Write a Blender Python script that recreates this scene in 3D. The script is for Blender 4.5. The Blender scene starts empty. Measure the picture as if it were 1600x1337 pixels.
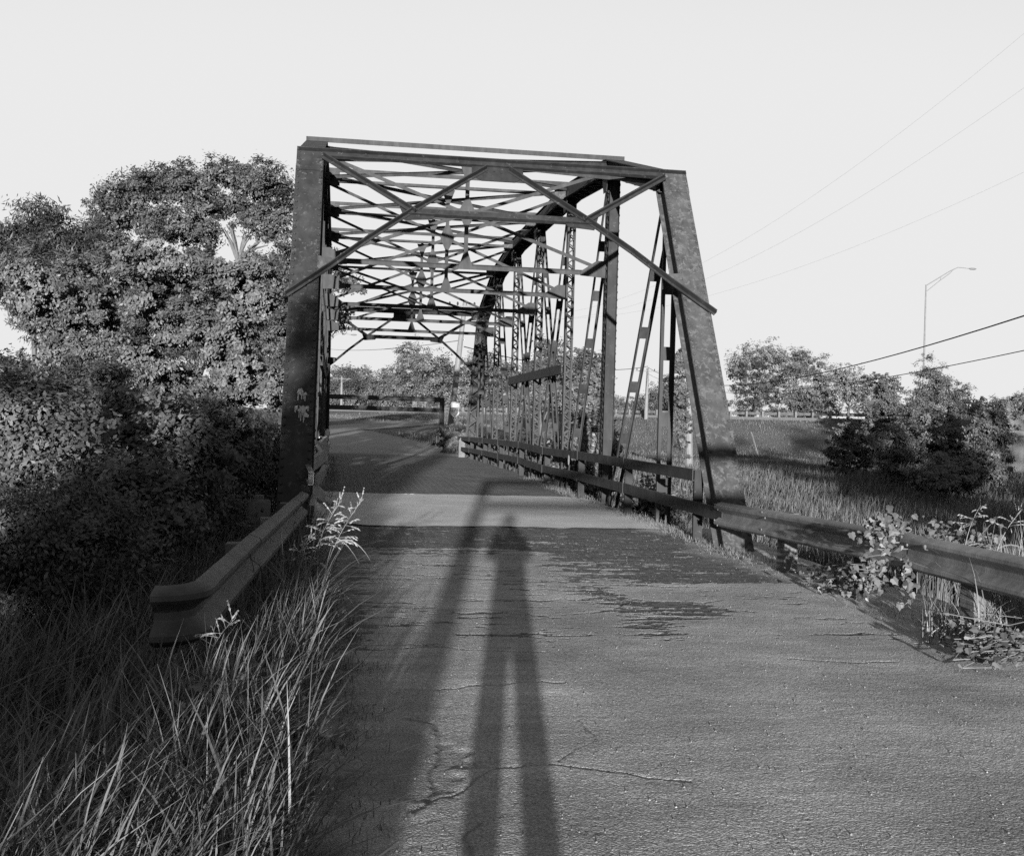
import bpy, math, random
import numpy as np
from mathutils import Vector, Matrix

# ------------------------------------------------------------------ camera, sky, sun, exposure
random.seed(7)
RAD = math.radians
S = bpy.context.scene
COL = S.collection
H = 1.65
PSI, PIT, ROLL, FPX = RAD(8.7165), RAD(0.141), RAD(1.591), 1788.953
Fw = np.array([math.sin(PSI)*math.cos(PIT), math.cos(PSI)*math.cos(PIT), -math.sin(PIT)])
r0 = np.array([math.cos(PSI), -math.sin(PSI), 0.0]); u0 = np.cross(r0, Fw)
Rt = r0*math.cos(ROLL) + u0*math.sin(ROLL)
Up = -r0*math.sin(ROLL) + u0*math.cos(ROLL)
cam = bpy.data.cameras.new('camera'); cam.sensor_width = 36.0; cam.lens = FPX*36/1600
cam.clip_start = 0.02; cam.clip_end = 6000
camo = bpy.data.objects.new('view_camera', cam); COL.objects.link(camo)
camo.matrix_world = Matrix(((Rt[0], Up[0], -Fw[0], 0), (Rt[1], Up[1], -Fw[1], 0), (Rt[2], Up[2], -Fw[2], H), (0, 0, 0, 1)))
S.camera = camo

SUN_EL, SUN_AZ = RAD(4.9), RAD(8.6)          # light travels towards +Y, a little to +X
SKYCAP = 1.24                                   # film shoulder: one even grey sky
world = bpy.data.worlds.new('World'); S.world = world; world.use_nodes = True
wn, wl = world.node_tree.nodes, world.node_tree.links
wn.clear()
sky = wn.new('ShaderNodeTexSky'); sky.sky_type = 'NISHITA'; sky.sun_disc = False
sky.sun_elevation = SUN_EL; sky.sun_rotation = RAD(180) + SUN_AZ
sky.altitude = 0; sky.air_density = 1.0; sky.dust_density = 2.5; sky.ozone_density = 1.0
bw = wn.new('ShaderNodeSeparateColor'); smn = wn.new('ShaderNodeMath'); smn.operation = 'SMOOTH_MIN'; smn.inputs[1].default_value = SKYCAP; smn.inputs[2].default_value = SKYCAP*.35; bg = wn.new('ShaderNodeBackground'); wo = wn.new('ShaderNodeOutputWorld')
tcw = wn.new('ShaderNodeTexCoord'); sx = wn.new('ShaderNodeSeparateXYZ'); mxz = wn.new('ShaderNodeMath'); mxz.operation = 'MAXIMUM'; mxz.inputs[1].default_value = .06
cxz = wn.new('ShaderNodeCombineXYZ'); wl.new(tcw.outputs['Generated'], sx.inputs[0]); wl.new(sx.outputs[2], mxz.inputs[0])
wl.new(sx.outputs[0], cxz.inputs[0]); wl.new(sx.outputs[1], cxz.inputs[1]); wl.new(mxz.outputs[0], cxz.inputs[2]); wl.new(cxz.outputs[0], sky.inputs[0])
wl.new(sky.outputs[0], bw.inputs[0]); wl.new(bw.outputs[0], smn.inputs[0]); wl.new(smn.outputs[0], bg.inputs[0]); wl.new(bg.outputs[0], wo.inputs[0])
bg.inputs[1].default_value = 0.15
sun = bpy.data.lights.new('sun', 'SUN'); sun.energy = 4.8; sun.angle = RAD(0.5); sun.color = (1, 1, 1)
suno = bpy.data.objects.new('sun', sun); COL.objects.link(suno)
trav = Vector((math.sin(SUN_AZ)*math.cos(SUN_EL), math.cos(SUN_AZ)*math.cos(SUN_EL), -math.sin(SUN_EL)))
suno.rotation_euler = trav.to_track_quat('-Z', 'Y').to_euler()
suno.location = (-6, -40, 12)
S.view_settings.view_transform = 'Standard'; S.view_settings.look = 'None'
S.view_settings.exposure = 2.15; S.view_settings.gamma = 1.0; S.view_settings.use_curve_mapping = False
S.render.engine = 'CYCLES'
S.cycles.use_denoising = False
S.cycles.max_bounces = 6; S.cycles.diffuse_bounces = 3; S.cycles.glossy_bounces = 2; S.cycles.transparent_max_bounces = 4
S.cycles.caustics_reflective = False; S.cycles.caustics_refractive = False

def un(px, py, d):
    return np.array([0, 0, H]) + d*(Fw + (px-800)/FPX*Rt - (py-668.5)/FPX*Up)
def gp(px, py, z=0.0):
    v = Fw + (px-800)/FPX*Rt - (py-668.5)/FPX*Up
    return np.array([0, 0, H]) + (z-H)/v[2]*v
def pxy(X, Y, Z):
    q = np.stack([np.asarray(X, float), np.asarray(Y, float), np.asarray(Z, float)-H], -1)
    d = q@Fw
    return 800 + FPX*(q@Rt)/d, 668.5 - FPX*(q@Up)/d, d

# ------------------------------------------------------------------ noise
def sstep(a, b, x):
    t = np.clip((np.asarray(x, float)-a)/(b-a), 0, 1); return t*t*(3-2*t)
def _h(ix, iy, seed):
    n = (ix.astype(np.int64)*374761393 + iy.astype(np.int64)*668265263 + seed*982451653) & 0x7fffffff
    n = ((n ^ (n >> 13))*1274126177) & 0x7fffffff
    return ((n ^ (n >> 16)) & 0xffff)/65535.0
def vn(x, y, seed=0):
    x = np.asarray(x, float); y = np.asarray(y, float)
    ix = np.floor(x); iy = np.floor(y); fx = x-ix; fy = y-iy
    fx = fx*fx*(3-2*fx); fy = fy*fy*(3-2*fy)
    a = _h(ix, iy, seed); b = _h(ix+1, iy, seed); c = _h(ix, iy+1, seed); d = _h(ix+1, iy+1, seed)
    return (a*(1-fx)+b*fx)*(1-fy) + (c*(1-fx)+d*fx)*fy
def fbm(x, y, o=4, seed=0):
    s = 0; a = .5; t = 0
    for k in range(o):
        s = s + a*vn(x*2**k, y*2**k, seed+k*17); t += a; a *= .5
    return s/t

KN, KL, KS = .62, .62, .42      # film response: how dark wood/ground, leaves and steel print
# ------------------------------------------------------------------ materials (the photograph is black and white: neutral greys)
def newmat(name, rough=.8, spec=.3):
    m = bpy.data.materials.new(name); m.use_nodes = True
    n, l = m.node_tree.nodes, m.node_tree.links
    b = n['Principled BSDF']; b.inputs['Roughness'].default_value = rough
    b.inputs['Specular IOR Level'].default_value = spec
    return m, n, l, b
def ramp(n, stops):
    r = n.new('ShaderNodeValToRGB'); e = r.color_ramp.elements
    while len(e) < len(stops): e.new(.5)
    for k, (p, v) in enumerate(stops): e[k].position = p; e[k].color = (v, v, v, 1)
    return r
def noise(n, l, scale, detail=4, vec=None, rough=.55, dist=0):
    t = n.new('ShaderNodeTexNoise'); t.inputs['Scale'].default_value = scale; t.inputs['Detail'].default_value = detail
    t.inputs['Roughness'].default_value = rough; t.inputs['Distortion'].default_value = dist
    if vec is not None: l.new(vec, t.inputs['Vector'])
    return t
def coord(n, l, sc=(1, 1, 1), kind='Object'):
    c = n.new('ShaderNodeTexCoord'); m = n.new('ShaderNodeMapping'); m.inputs['Scale'].default_value = sc
    l.new(c.outputs[kind], m.inputs['Vector']); return m.outputs[0]
def mixc(n, l, fac, a, b, mode='MIX'):
    x = n.new('ShaderNodeMix'); x.data_type = 'RGBA'; x.blend_type = mode
    for ix, v in ((0, fac), (6, a), (7, b)):
        if isinstance(v, (int, float)):
            x.inputs[ix].default_value = v if ix == 0 else (v, v, v, 1)
        else: l.new(v, x.inputs[ix])
    return x.outputs[2]
def bump(n, l, b, h, strength=.4, dist=.01):
    k = n.new('ShaderNodeBump'); k.inputs['Strength'].default_value = strength; k.inputs['Distance'].default_value = dist
    l.new(h, k.inputs['Height']); l.new(k.outputs[0], b.inputs['Normal'])

def noisy(name, lo, hi, scale=6, rough=.8, spec=.3, sc=(1, 1, 1), bs=.3, bd=.01, fine=40, contrast=(.3, .7)):
    lo, hi = lo*KN, hi*KN; m, n, l, b = newmat(name, rough, spec); v = coord(n, l, sc)
    t = noise(n, l, scale, 6, v, .62); r = ramp(n, [(contrast[0], lo), (contrast[1], hi)]); l.new(t.outputs[0], r.inputs[0])
    t2 = noise(n, l, fine, 3, v); r2 = ramp(n, [(.25, .7), (.75, 1.25)]); l.new(t2.outputs[0], r2.inputs[0])
    l.new(mixc(n, l, 1.0, r.outputs[0], r2.outputs[0], 'MULTIPLY'), b.inputs['Base Color'])
    bump(n, l, b, t2.outputs[0], bs, bd)
    return m
def leafmat(name, lo, hi, rough=.55, spec=.25, trans=.2):
    lo, hi = lo*KL, hi*KL; m, n, l, b = newmat(name, rough, spec)
    g = n.new('ShaderNodeNewGeometry'); r = ramp(n, [(0, lo), (.8, hi), (1, hi*1.25)])
    l.new(g.outputs['Random Per Island'], r.inputs[0]); l.new(r.outputs[0], b.inputs['Base Color'])
    tr = n.new('ShaderNodeBsdfTranslucent'); l.new(r.outputs[0], tr.inputs[0])
    mx = n.new('ShaderNodeMixShader'); mx.inputs[0].default_value = trans
    l.new(b.outputs[0], mx.inputs[1]); l.new(tr.outputs[0], mx.inputs[2]); l.new(mx.outputs[0], n['Material Output'].inputs[0])
    return m

def rust_mat(name, lo, hi, pale, pale_amt, rough=.7, spec=.15):
    lo, hi, pale = lo*KS, hi*KS, pale*KS; m, n, l, b = newmat(name, rough, spec)
    v = coord(n, l, (1, 1, 1)); vs = coord(n, l, (6, 6, .9))
    t = noise(n, l, 2.3, 8, v, .65); r = ramp(n, [(.28, lo), (.5, (lo+hi)/2), (.72, hi)]); l.new(t.outputs[0], r.inputs[0])
    st = noise(n, l, 1.6, 6, vs, .6); rs = ramp(n, [(.3, .65), (.7, 1.3)]); l.new(st.outputs[0], rs.inputs[0])
    c = mixc(n, l, 1.0, r.outputs[0], rs.outputs[0], 'MULTIPLY')
    fl = noise(n, l, 11, 9, v, .8, .5); rf = ramp(n, [(.63-pale_amt*.2, 0), (.66-pale_amt*.2, 1)]); l.new(fl.outputs[0], rf.inputs[0])
    c = mixc(n, l, rf.outputs[0], c, pale)
    l.new(c, b.inputs['Base Color'])
    f = noise(n, l, 60, 3, v); bump(n, l, b, f.outputs[0], .35, .006)
    return m
M = {}
M['steel'] = rust_mat('rusted_steel', .014, .040, .08, .2)
M['steel_dark'] = rust_mat('dark_rusted_steel', .026, .06, .10, .0)
M['steel_left'] = rust_mat('left_rusted_steel', .014, .045, .09, .3)  # rusted steel of the left end posts, darker than the right ones
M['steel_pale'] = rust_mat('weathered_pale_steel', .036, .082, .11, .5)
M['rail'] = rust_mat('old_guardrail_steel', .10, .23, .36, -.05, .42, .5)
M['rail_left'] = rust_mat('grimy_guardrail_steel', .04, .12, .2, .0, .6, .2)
M['gate'] = noisy('gate_paint', .012, .02, 4)
M['wood'] = noisy('weathered_wood', .06, .12, 3, sc=(8, 8, .7), fine=30)
M['pole'] = noisy('grey_pole_wood', .09, .17, 3, sc=(8, 8, .6), fine=30)
M['post_pale'] = noisy('pale_post', .07, .12, 5)
M['concrete'] = noisy('concrete', .42, .55, 1.6, fine=90, bs=.5, bd=.004)
M['grit'] = noisy('grit_stones', .16, .4, 9)
M['block'] = noisy('stained_board', .09, .16, 6)
M['wire'] = noisy('black_cable', .02, .03, 4)
M['wire_pale'] = noisy('bare_wire', .3, .35, 4)
M['galv'] = noisy('galvanised_pole', .10, .15, 3)
M['bark'] = noisy('bark', .05, .10, 6, sc=(3, 3, .6), fine=40)
M['bark_pale'] = noisy('pale_bark', .07, .13, 5, sc=(3, 3, .6), fine=40)
M['leaf_big'] = leafmat('broad_leaves', .042, .075)
M['leaf_mid'] = leafmat('glossy_leaves', .056, .10)
M['leaf_dark'] = leafmat('dark_leaves', .02, .05)
M['leaf_shrub'] = leafmat('shrub_leaves', .04, .08)
M['leaf_far'] = leafmat('far_leaves', .06, .095)
M['leaf_pale'] = leafmat('pale_leaves', .07, .13)
M['vine'] = leafmat('vine_leaves', .04, .105, .5)
M['grass'] = leafmat('tall_grass_blades', .035, .125, .55)
M['grass_lit'] = leafmat('field_grass_blades', .05, .12, .6)
M['seed'] = leafmat('dry_seed_heads', .12, .22, .7)
M['straw'] = leafmat('dry_straw', .09, .2, .8)
M['wall_pale'] = noisy('pale_wall_panel', .07, .095, 1, sc=(6, 6, .4))
M['roof_dark'] = noisy('roof_edge', .12, .16, 2)
M['white'] = noisy('white_enamel', .25, .35, 3)
M['skin'] = noisy('skin', .3, .34, 5, .5)
M['shirt'] = noisy('cotton_shirt', .2, .26, 8)
M['trousers'] = noisy('trousers', .05, .08, 8)
M['shoe'] = noisy('shoe_leather', .03, .05, 8)
M['hat'] = noisy('canvas_hat', .18, .24, 8)
M['black'] = noisy('black_plastic', .02, .03, 8, .4)

# ground with grass
m, n, l, b = newmat('grassy_ground', .95, .1); v = coord(n, l)
t = noise(n, l, .09, 6, v, .6); r = ramp(n, [(.3, .055), (.7, .095)]); l.new(t.outputs[0], r.inputs[0])
t2 = noise(n, l, 5, 5, v, .7); r2 = ramp(n, [(.3, .6), (.7, 1.4)]); l.new(t2.outputs[0], r2.inputs[0])
l.new(mixc(n, l, 1.0, r.outputs[0], r2.outputs[0], 'MULTIPLY'), b.inputs['Base Color']); bump(n, l, b, t2.outputs[0], 1.0, .12)
M['ground'] = m
# far road
M['far_road'] = noisy('far_asphalt', .13, .2, .6, fine=12, bs=.6, bd=.02)
M['pale_road'] = noisy('pale_concrete_road', .28, .36, .5, fine=8)
# road: asphalt overlay over old brick, told apart by the mesh attribute 'cover'
m, n, l, b = newmat('worn_road', .92, .15); v = coord(n, l)
at = n.new('ShaderNodeAttribute'); at.attribute_name = 'cover'
big = noise(n, l, .8, 6, v, .6); rb = ramp(n, [(.28, .11), (.5, .165), (.72, .235)]); l.new(big.outputs[0], rb.inputs[0])
gr = noise(n, l, 90, 3, v, .7); rg = ramp(n, [(.32, .42), (.68, 1.65)]); l.new(gr.outputs[0], rg.inputs[0])
asp = mixc(n, l, 1.0, rb.outputs[0], rg.outputs[0], 'MULTIPLY')
stv = coord(n, l, (1.1, 9, 1)); stn = noise(n, l, 1.0, 7, stv, .68, .3); rst = ramp(n, [(.36, .86), (.5, 1.0), (.66, 1.12)]); l.new(stn.outputs[0], rst.inputs[0])
asp = mixc(n, l, 1.0, asp, rst.outputs[0], 'MULTIPLY')
br = n.new('ShaderNodeTexBrick'); l.new(v, br.inputs['Vector'])
br.inputs['Scale'].default_value = 1.0; br.inputs['Brick Width'].default_value = .23; br.inputs['Row Height'].default_value = .105
br.inputs['Mortar Size'].default_value = .007; br.inputs['Mortar Smooth'].default_value = .2; br.inputs['Bias'].default_value = 0
br.inputs['Color1'].default_value = (.034, .034, .034, 1); br.inputs['Color2'].default_value = (.058, .058, .058, 1); br.inputs['Mortar'].default_value = (.08, .08, .08, 1)
bn = noise(n, l, 14, 5, v, .7); rbn = ramp(n, [(.3, .75), (.7, 1.25)]); l.new(bn.outputs[0], rbn.inputs[0])
brc = mixc(n, l, 1.0, br.outputs[0], rbn.outputs[0], 'MULTIPLY')
vs = coord(n, l, (5, 26, 1)); fl = noise(n, l, 1.0, 4, vs, .6); rf = ramp(n, [(.66, 0), (.70, 1)]); l.new(fl.outputs[0], rf.inputs[0])
brc = mixc(n, l, rf.outputs[0], brc, .22)
dt = n.new('ShaderNodeAttribute'); dt.attribute_name = 'dirt'
col = mixc(n, l, at.outputs['Fac'], brc, asp)
col = mixc(n, l, dt.outputs['Fac'], col, .24)
so = n.new('ShaderNodeAttribute'); so.attribute_name = 'soil'
col = mixc(n, l, so.outputs['Fac'], col, .04)
l.new(col, b.inputs['Base Color'])
vo = n.new('ShaderNodeTexVoronoi'); vo.inputs['Scale'].default_value = 78; vo.inputs['Randomness'].default_value = 1.0; l.new(v, vo.inputs['Vector'])
g3 = noise(n, l, 210, 2, v); hb = mixc(n, l, .35, vo.outputs['Distance'], g3.outputs[0])
bump(n, l, b, hb, 1.0, -.0085)
M['road'] = m
# bridge deck: dark brick-like blocks
m, n, l, b = newmat('deck_paving', .9, .2); v = coord(n, l)
br = n.new('ShaderNodeTexBrick'); l.new(v, br.inputs['Vector'])
br.inputs['Scale'].default_value = 1.0; br.inputs['Brick Width'].default_value = .3; br.inputs['Row Height'].default_value = .14
br.inputs['Mortar Size'].default_value = .012; br.inputs['Color1'].default_value = (.032, .032, .032, 1); br.inputs['Color2'].default_value = (.058, .058, .058, 1); br.inputs['Mortar'].default_value = (.10, .10, .10, 1)
t = noise(n, l, 1.2, 6, v, .65); r = ramp(n, [(.3, .7), (.7, 1.3)]); l.new(t.outputs[0], r.inputs[0])
l.new(mixc(n, l, 1.0, br.outputs[0], r.outputs[0], 'MULTIPLY'), b.inputs['Base Color'])
g2 = noise(n, l, 45, 3, v); bump(n, l, b, g2.outputs[0], .6, .01)
M['deck'] = m

# ------------------------------------------------------------------ objects
def tag(o, label=None, cat=None, group=None, kind=None):
    if label: o['label'] = label
    if cat: o['category'] = cat
    if group: o['group'] = group
    if kind: o['kind'] = kind
    return o
def thing(name, loc, label, cat, group=None, kind=None):
    o = bpy.data.objects.new(name, None); COL.objects.link(o); o.location = tuple(float(a) for a in loc); o.empty_display_size = .2
    return tag(o, label, cat, group, kind)
def origin(o):
    p = np.zeros(3)
    while o is not None: p = p + np.array(o.location); o = o.parent
    return p
def link(name, me, mat, parent=None, at=None):
    if mat is not None: me.materials.append(mat)
    o = bpy.data.objects.new(name, me); COL.objects.link(o)
    if parent is not None: o.parent = parent
    if at is not None: o.location = tuple(float(a) for a in at)
    return o
def np_mesh(name, V, Fq, mat, parent=None, smooth=False, at=None, attrs=None):
    """V (n,3) in world coordinates, Fq (m,k) faces; stored relative to the parent's (or own) origin"""
    off = origin(parent) + (np.array(at, float) if at is not None else 0)
    V = np.asarray(V, np.float32) - off.astype(np.float32) if parent is not None or at is not None else np.asarray(V, np.float32)
    Fq = np.asarray(Fq, np.int32); k = Fq.shape[1]
    me = bpy.data.meshes.new(name); me.vertices.add(len(V)); me.vertices.foreach_set('co', V.astype(np.float32).ravel())
    me.loops.add(Fq.size); me.loops.foreach_set('vertex_index', Fq.ravel())
    me.polygons.add(len(Fq)); me.polygons.foreach_set('loop_start', np.arange(0, Fq.size, k, dtype=np.int32))
    if smooth: me.polygons.foreach_set('use_smooth', np.ones(len(Fq), bool))
    for an, av in (attrs or {}).items():
        a = me.attributes.new(an, 'FLOAT', 'POINT'); a.data.foreach_set('value', np.asarray(av, np.float32).ravel())
    me.update(calc_edges=True)
    return link(name, me, mat, parent, at)

class MB:
    def __init__(s): s.v = []; s.f = []; s.n = 0
    def add(s, V, Fs):
        s.v.extend([tuple(map(float, p)) for p in V]); s.f.extend([tuple(i+s.n for i in f) for f in Fs]); s.n += len(V); return s
    def ext(s, A, B, prof, ref=(1, 0, 0)):
        A = np.array(A, float); B = np.array(B, float); a = B-A; a /= np.linalg.norm(a)
        r = np.array(ref, float); r = r - r.dot(a)*a; r /= np.linalg.norm(r); t = np.cross(a, r)
        k = len(prof); V = [A+r*p[0]+t*p[1] for p in prof] + [B+r*p[0]+t*p[1] for p in prof]
        Fs = [(i, (i+1) % k, k+(i+1) % k, k+i) for i in range(k)] + [tuple(range(k-1, -1, -1)), tuple(range(k, 2*k))]
        return s.add(V, Fs)
    def bar(s, A, B, w, d, ref=(1, 0, 0)): return s.ext(A, B, [(-w/2, -d/2), (w/2, -d/2), (w/2, d/2), (-w/2, d/2)], ref)
    def box(s, c, sz):
        c = np.array(c, float); return s.bar(c-np.array([0, 0, sz[2]/2]), c+np.array([0, 0, sz[2]/2]), sz[0], sz[1])
    def poly(s, pts, nrm, th):
        P = [np.array(p, float) for p in pts]; o = np.array(nrm, float)*th/2; k = len(P)
        return s.add([p-o for p in P]+[p+o for p in P], [tuple(range(k-1, -1, -1)), tuple(range(k, 2*k))]+[(i, (i+1) % k, k+(i+1) % k, k+i) for i in range(k)])
    def tube(s, pts, rad, nseg=8, cap=True):
        P = [np.array(p, float) for p in pts]; rad = [rad]*len(P) if isinstance(rad, (int, float)) else rad
        V = []; prev = None
        for i, p in enumerate(P):
            a = P[min(i+1, len(P)-1)]-P[max(i-1, 0)]; a = a/(np.linalg.norm(a)+1e-9)
            r = prev if prev is not None else (np.array([1., 0, 0]) if abs(a[0]) < .8 else np.array([0, 1., 0]))
            r = r-r.dot(a)*a; r /= np.linalg.norm(r); prev = r; t = np.cross(a, r)
            for j in range(nseg):
                q = 2*math.pi*j/nseg; V.append(p+rad[i]*(r*math.cos(q)+t*math.sin(q)))
        Fs = []
        for i in range(len(P)-1):
            for j in range(nseg):
                Fs.append((i*nseg+j, i*nseg+(j+1) % nseg, (i+1)*nseg+(j+1) % nseg, (i+1)*nseg+j))
        if cap: Fs += [tuple(range(nseg-1, -1, -1)), tuple(range((len(P)-1)*nseg, len(P)*nseg))]
        return s.add(V, Fs)
    def dome(s, c, nrm, r, h):
        a = np.array(nrm, float); a /= np.linalg.norm(a); q = np.array([1., 0, 0]) if abs(a[0]) < .8 else np.array([0, 1., 0])
        q = q-q.dot(a)*a; q /= np.linalg.norm(q); t = np.cross(a, q); c = np.array(c, float); V = []
        for (rr, hh) in ((r, -.002), (r*.75, h*.7)):
            for j in range(6): V.append(c+a*hh+rr*(q*math.cos(j*math.pi/3)+t*math.sin(j*math.pi/3)))
        V.append(c+a*h)
        return s.add(V, [(j, (j+1) % 6, 6+(j+1) % 6, 6+j) for j in range(6)]+[(6+j, 6+(j+1) % 6, 12) for j in range(6)])
    def ball(s, c, r, nu=10, nv=6):
        r = np.array([r]*3 if isinstance(r, (int, float)) else r, float); c = np.array(c, float); V = []
        for i in range(nv+1):
            th = math.pi*i/nv
            for j in range(nu): V.append(c+r*np.array([math.sin(th)*math.cos(2*math.pi*j/nu), math.sin(th)*math.sin(2*math.pi*j/nu), math.cos(th)]))
        return s.add(V, [(i*nu+j, (i+1)*nu+j, (i+1)*nu+(j+1) % nu, i*nu+(j+1) % nu) for i in range(nv) for j in range(nu)])
    def build(s, name, mat, parent=None, at=None, smooth=False):
        off = origin(parent) + (np.array(at, float) if at is not None else 0)
        me = bpy.data.meshes.new(name); me.from_pydata([tuple(np.array(p)-off) for p in s.v], [], s.f); me.update()
        if smooth: me.polygons.foreach_set('use_smooth', np.ones(len(me.polygons), bool))
        return link(name, me, mat, parent, at)
def rect(w, d): return [(-w/2, -d/2), (w/2, -d/2), (w/2, d/2), (-w/2, d/2)]
def Lp(w, h, t=.01): return [(0, 0), (w, 0), (w, t), (t, t), (t, h), (0, h)]
def Cp(w, f, t=.012): return [(-w/2, 0), (w/2, 0), (w/2, f), (w/2-t, f), (w/2-t, t), (-w/2+t, t), (-w/2+t, f), (-w/2, f)]
def Tp(w, h, t=.012): return [(-w/2, 0), (w/2, 0), (w/2, t), (t/2, t), (t/2, h), (-t/2, h), (-t/2, t), (-w/2, t)]
def dup(o, loc=None, rz=None, parent=None):
    c = o.copy(); COL.objects.link(c)
    if parent is not None: c.parent = parent
    for ch in list(o.children): dup(ch, parent=c)
    if loc is not None: c.location = tuple(float(a) for a in loc)
    if rz is not None: c.rotation_euler = (0, 0, rz)
    return c

# ------------------------------------------------------------------ terrain
XL, XR, Y0, PN = -.5058, 5.2361, 13.89, 4.0186
YB = [Y0+i*PN for i in range(9)]
def zr(Y):
    Y = np.asarray(Y, float)
    return .15*sstep(9, 19, Y) + .17*sstep(19, 36, Y)
E2 = np.array([51.7, 108.4]); ED = np.array([.634, -.773]); EN = np.array([-.773, -.634])
def hs(X, Y): return (X-E2[0])*EN[0] + (Y-E2[1])*EN[1]     # metres from the highway crest, towards the camera
def zt(X, Y):
    X = np.asarray(X, float); Y = np.asarray(Y, float)
    field = -.95 + .35*(fbm(X*.08, Y*.08, 3, 5)-.5) + .5*sstep(45, 90, Y) - .5*sstep(10, 30, Y)*sstep(0, -6, X)
    s = hs(X, Y)
    far = .34 + .09*sstep(46, 60, Y) + np.clip((Y-60)/90, 0, 1)*2.0
    road = np.where(Y < 30, zr(Y), far) - .03
    half = 3.15 + 9*sstep(46, 62, Y)
    rc = np.maximum(0, np.abs(X-2.35)-half)
    w = sstep(0, 3.4, rc)
    edge = np.exp(-((X-5.75)/.5)**2)*.09*(1-sstep(11, 14.5, Y))
    rim = road*(1-w) + field*w + edge
    gap = sstep(14.2, 19, Y)*sstep(46.5, 42, Y)
    creek = -1.5 - 1.3*np.exp(-((Y-30)/6)**2) + .9*sstep(7, 14, np.abs(X-2.35))*np.exp(-((Y-30)/9)**2)
    z = rim*(1-gap) + np.minimum(rim, creek)*gap
    e = sstep(21, 0, s)
    z = z*(1-e) + 3.0*e
    z = np.where(s < -16, np.maximum(z-2.0*sstep(-16, -34, s), .5), z)
    return z
gx = np.unique(np.concatenate([np.arange(-140, -20, 4), np.arange(-20, 14, .5), np.arange(14, 70, 1.5), np.arange(70, 221, 6)]))
gy = np.unique(np.concatenate([np.arange(-90, -10, 4), np.arange(-10, 60, .6), np.arange(60, 200, 1.6), np.arange(200, 421, 8)]))
GX, GY = np.meshgrid(gx, gy); GZ = zt(GX, GY)
def gridfaces(ny, nx):
    i = np.arange(ny*nx).reshape(ny, nx)
    return np.stack([i[:-1, :-1], i[:-1, 1:], i[1:, 1:], i[1:, :-1]], -1).reshape(-1, 4)
# keep the terrain a little under the paved strip
pav = (GX > -.75) & (GX < 5.35) & (GY < 18)
GZ = np.where(pav, GZ-.12, GZ)
tag(np_mesh('ground', np.stack([GX, GY, GZ], -1).reshape(-1, 3), gridfaces(*GX.shape), M['ground'], smooth=True), kind='structure')
# the land beyond, out to the horizon
oc = np.array([[-3000, -1500, -3.0], [3000, -1500, -3.0], [3000, 5000, -3.0], [-3000, 5000, -3.0]])
tag(np_mesh('ground', oc, [[0, 1, 2, 3]], M['ground']), kind='structure')

# ------------------------------------------------------------------ road surface (real relief: stones, worn edges, cracks)
def polydist(X, Y, pts):
    d = np.full(X.shape, 9.0)
    for (a, b) in zip(pts[:-1], pts[1:]):
        ax, ay = a; bx, by = b; vx, vy = bx-ax, by-ay; L = vx*vx+vy*vy
        t = np.clip(((X-ax)*vx+(Y-ay)*vy)/L, 0, 1)
        d = np.minimum(d, np.hypot(X-ax-t*vx, Y-ay-t*vy))
    return d
ys = [2.4]
while ys[-1] < 17.0: ys.append(ys[-1]+.009+.0017*max(0, ys[-1]-4))
ys = np.array(ys); ys[-1] = 17.0
xs = np.arange(-.85, 5.86, .0095)
RX, RY = np.meshgrid(xs, ys)
wob = .5*(fbm(RX*1.1, RY*1.1, 4, 3)-.5)
lim = 8.33 + .25*(fbm(RX*1.5, RY*0, 4, 9)-.5)
str_ = fbm(RX*1.6, RY*9, 5, 21)
leftp = sstep(.0, .5, RX+wob)*sstep(2.75, 2.1, RX+wob*1.4)*sstep(14.6, 13.6, RY+wob*2)
rightp = sstep(2.7, 3.4, RX + wob*2.6 + .55*np.sin(RY*2.3)*.5)*sstep(11.9, 11.3, RY+.45*(RX-3.4)*-.2+wob*.6)
midp = .45*sstep(1.8, 2.4, RX)*sstep(3.6, 2.8, RX)*sstep(13.6, 12.6, RY)
cov = leftp*.74 + rightp*.9 + midp*.75
str2 = fbm(RX*10+3, RY*28, 4, 23)
mask = np.clip((cov + (str_-.5)*1.5 + (str2-.5)*1.3 - .42)*22, 0, 1)
mask = np.maximum(mask, np.clip((lim-RY)*60, 0, 1))
edge_r = sstep(4.55, 5.1, RX + .7*(fbm(RX*2, RY*1.2, 4, 33)-.5))
dirt = edge_r*np.clip((fbm(RX*9, RY*9, 3, 41)-.30)*2.2, 0, 1)*.85
gl = sstep(.35, -.1, RX + .5*(fbm(RX*3, RY*1.6, 4, 35)-.5))
mask = np.maximum(mask, edge_r); mask = np.maximum(mask, gl*.8)
stones = np.clip(vn(RX*62+RY*17, RY*62-RX*17, 51)*.6 + vn(RX*90-RY*31, RY*90+RX*31, 52)*.5, 0, 1)
hgt = mask*.006 + mask*.0016*(stones-.5)*2 + .020*(fbm(RX*.7, RY*.7, 4, 60)-.5) + .0016*mask*(fbm(RX*4, RY*5, 3, 63)-.5)
hgt = hgt + (1-mask)*(.003*(vn(RX*30, RY*30, 71)-.5))
rowp = (RY/.105) % 1.0; hgt = hgt - (1-mask)*.004*np.exp(-(np.minimum(rowp, 1-rowp)/.12)**2)
jit = lambda p: [tuple(gp(a, b)[:2]) for a, b in p]
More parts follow.
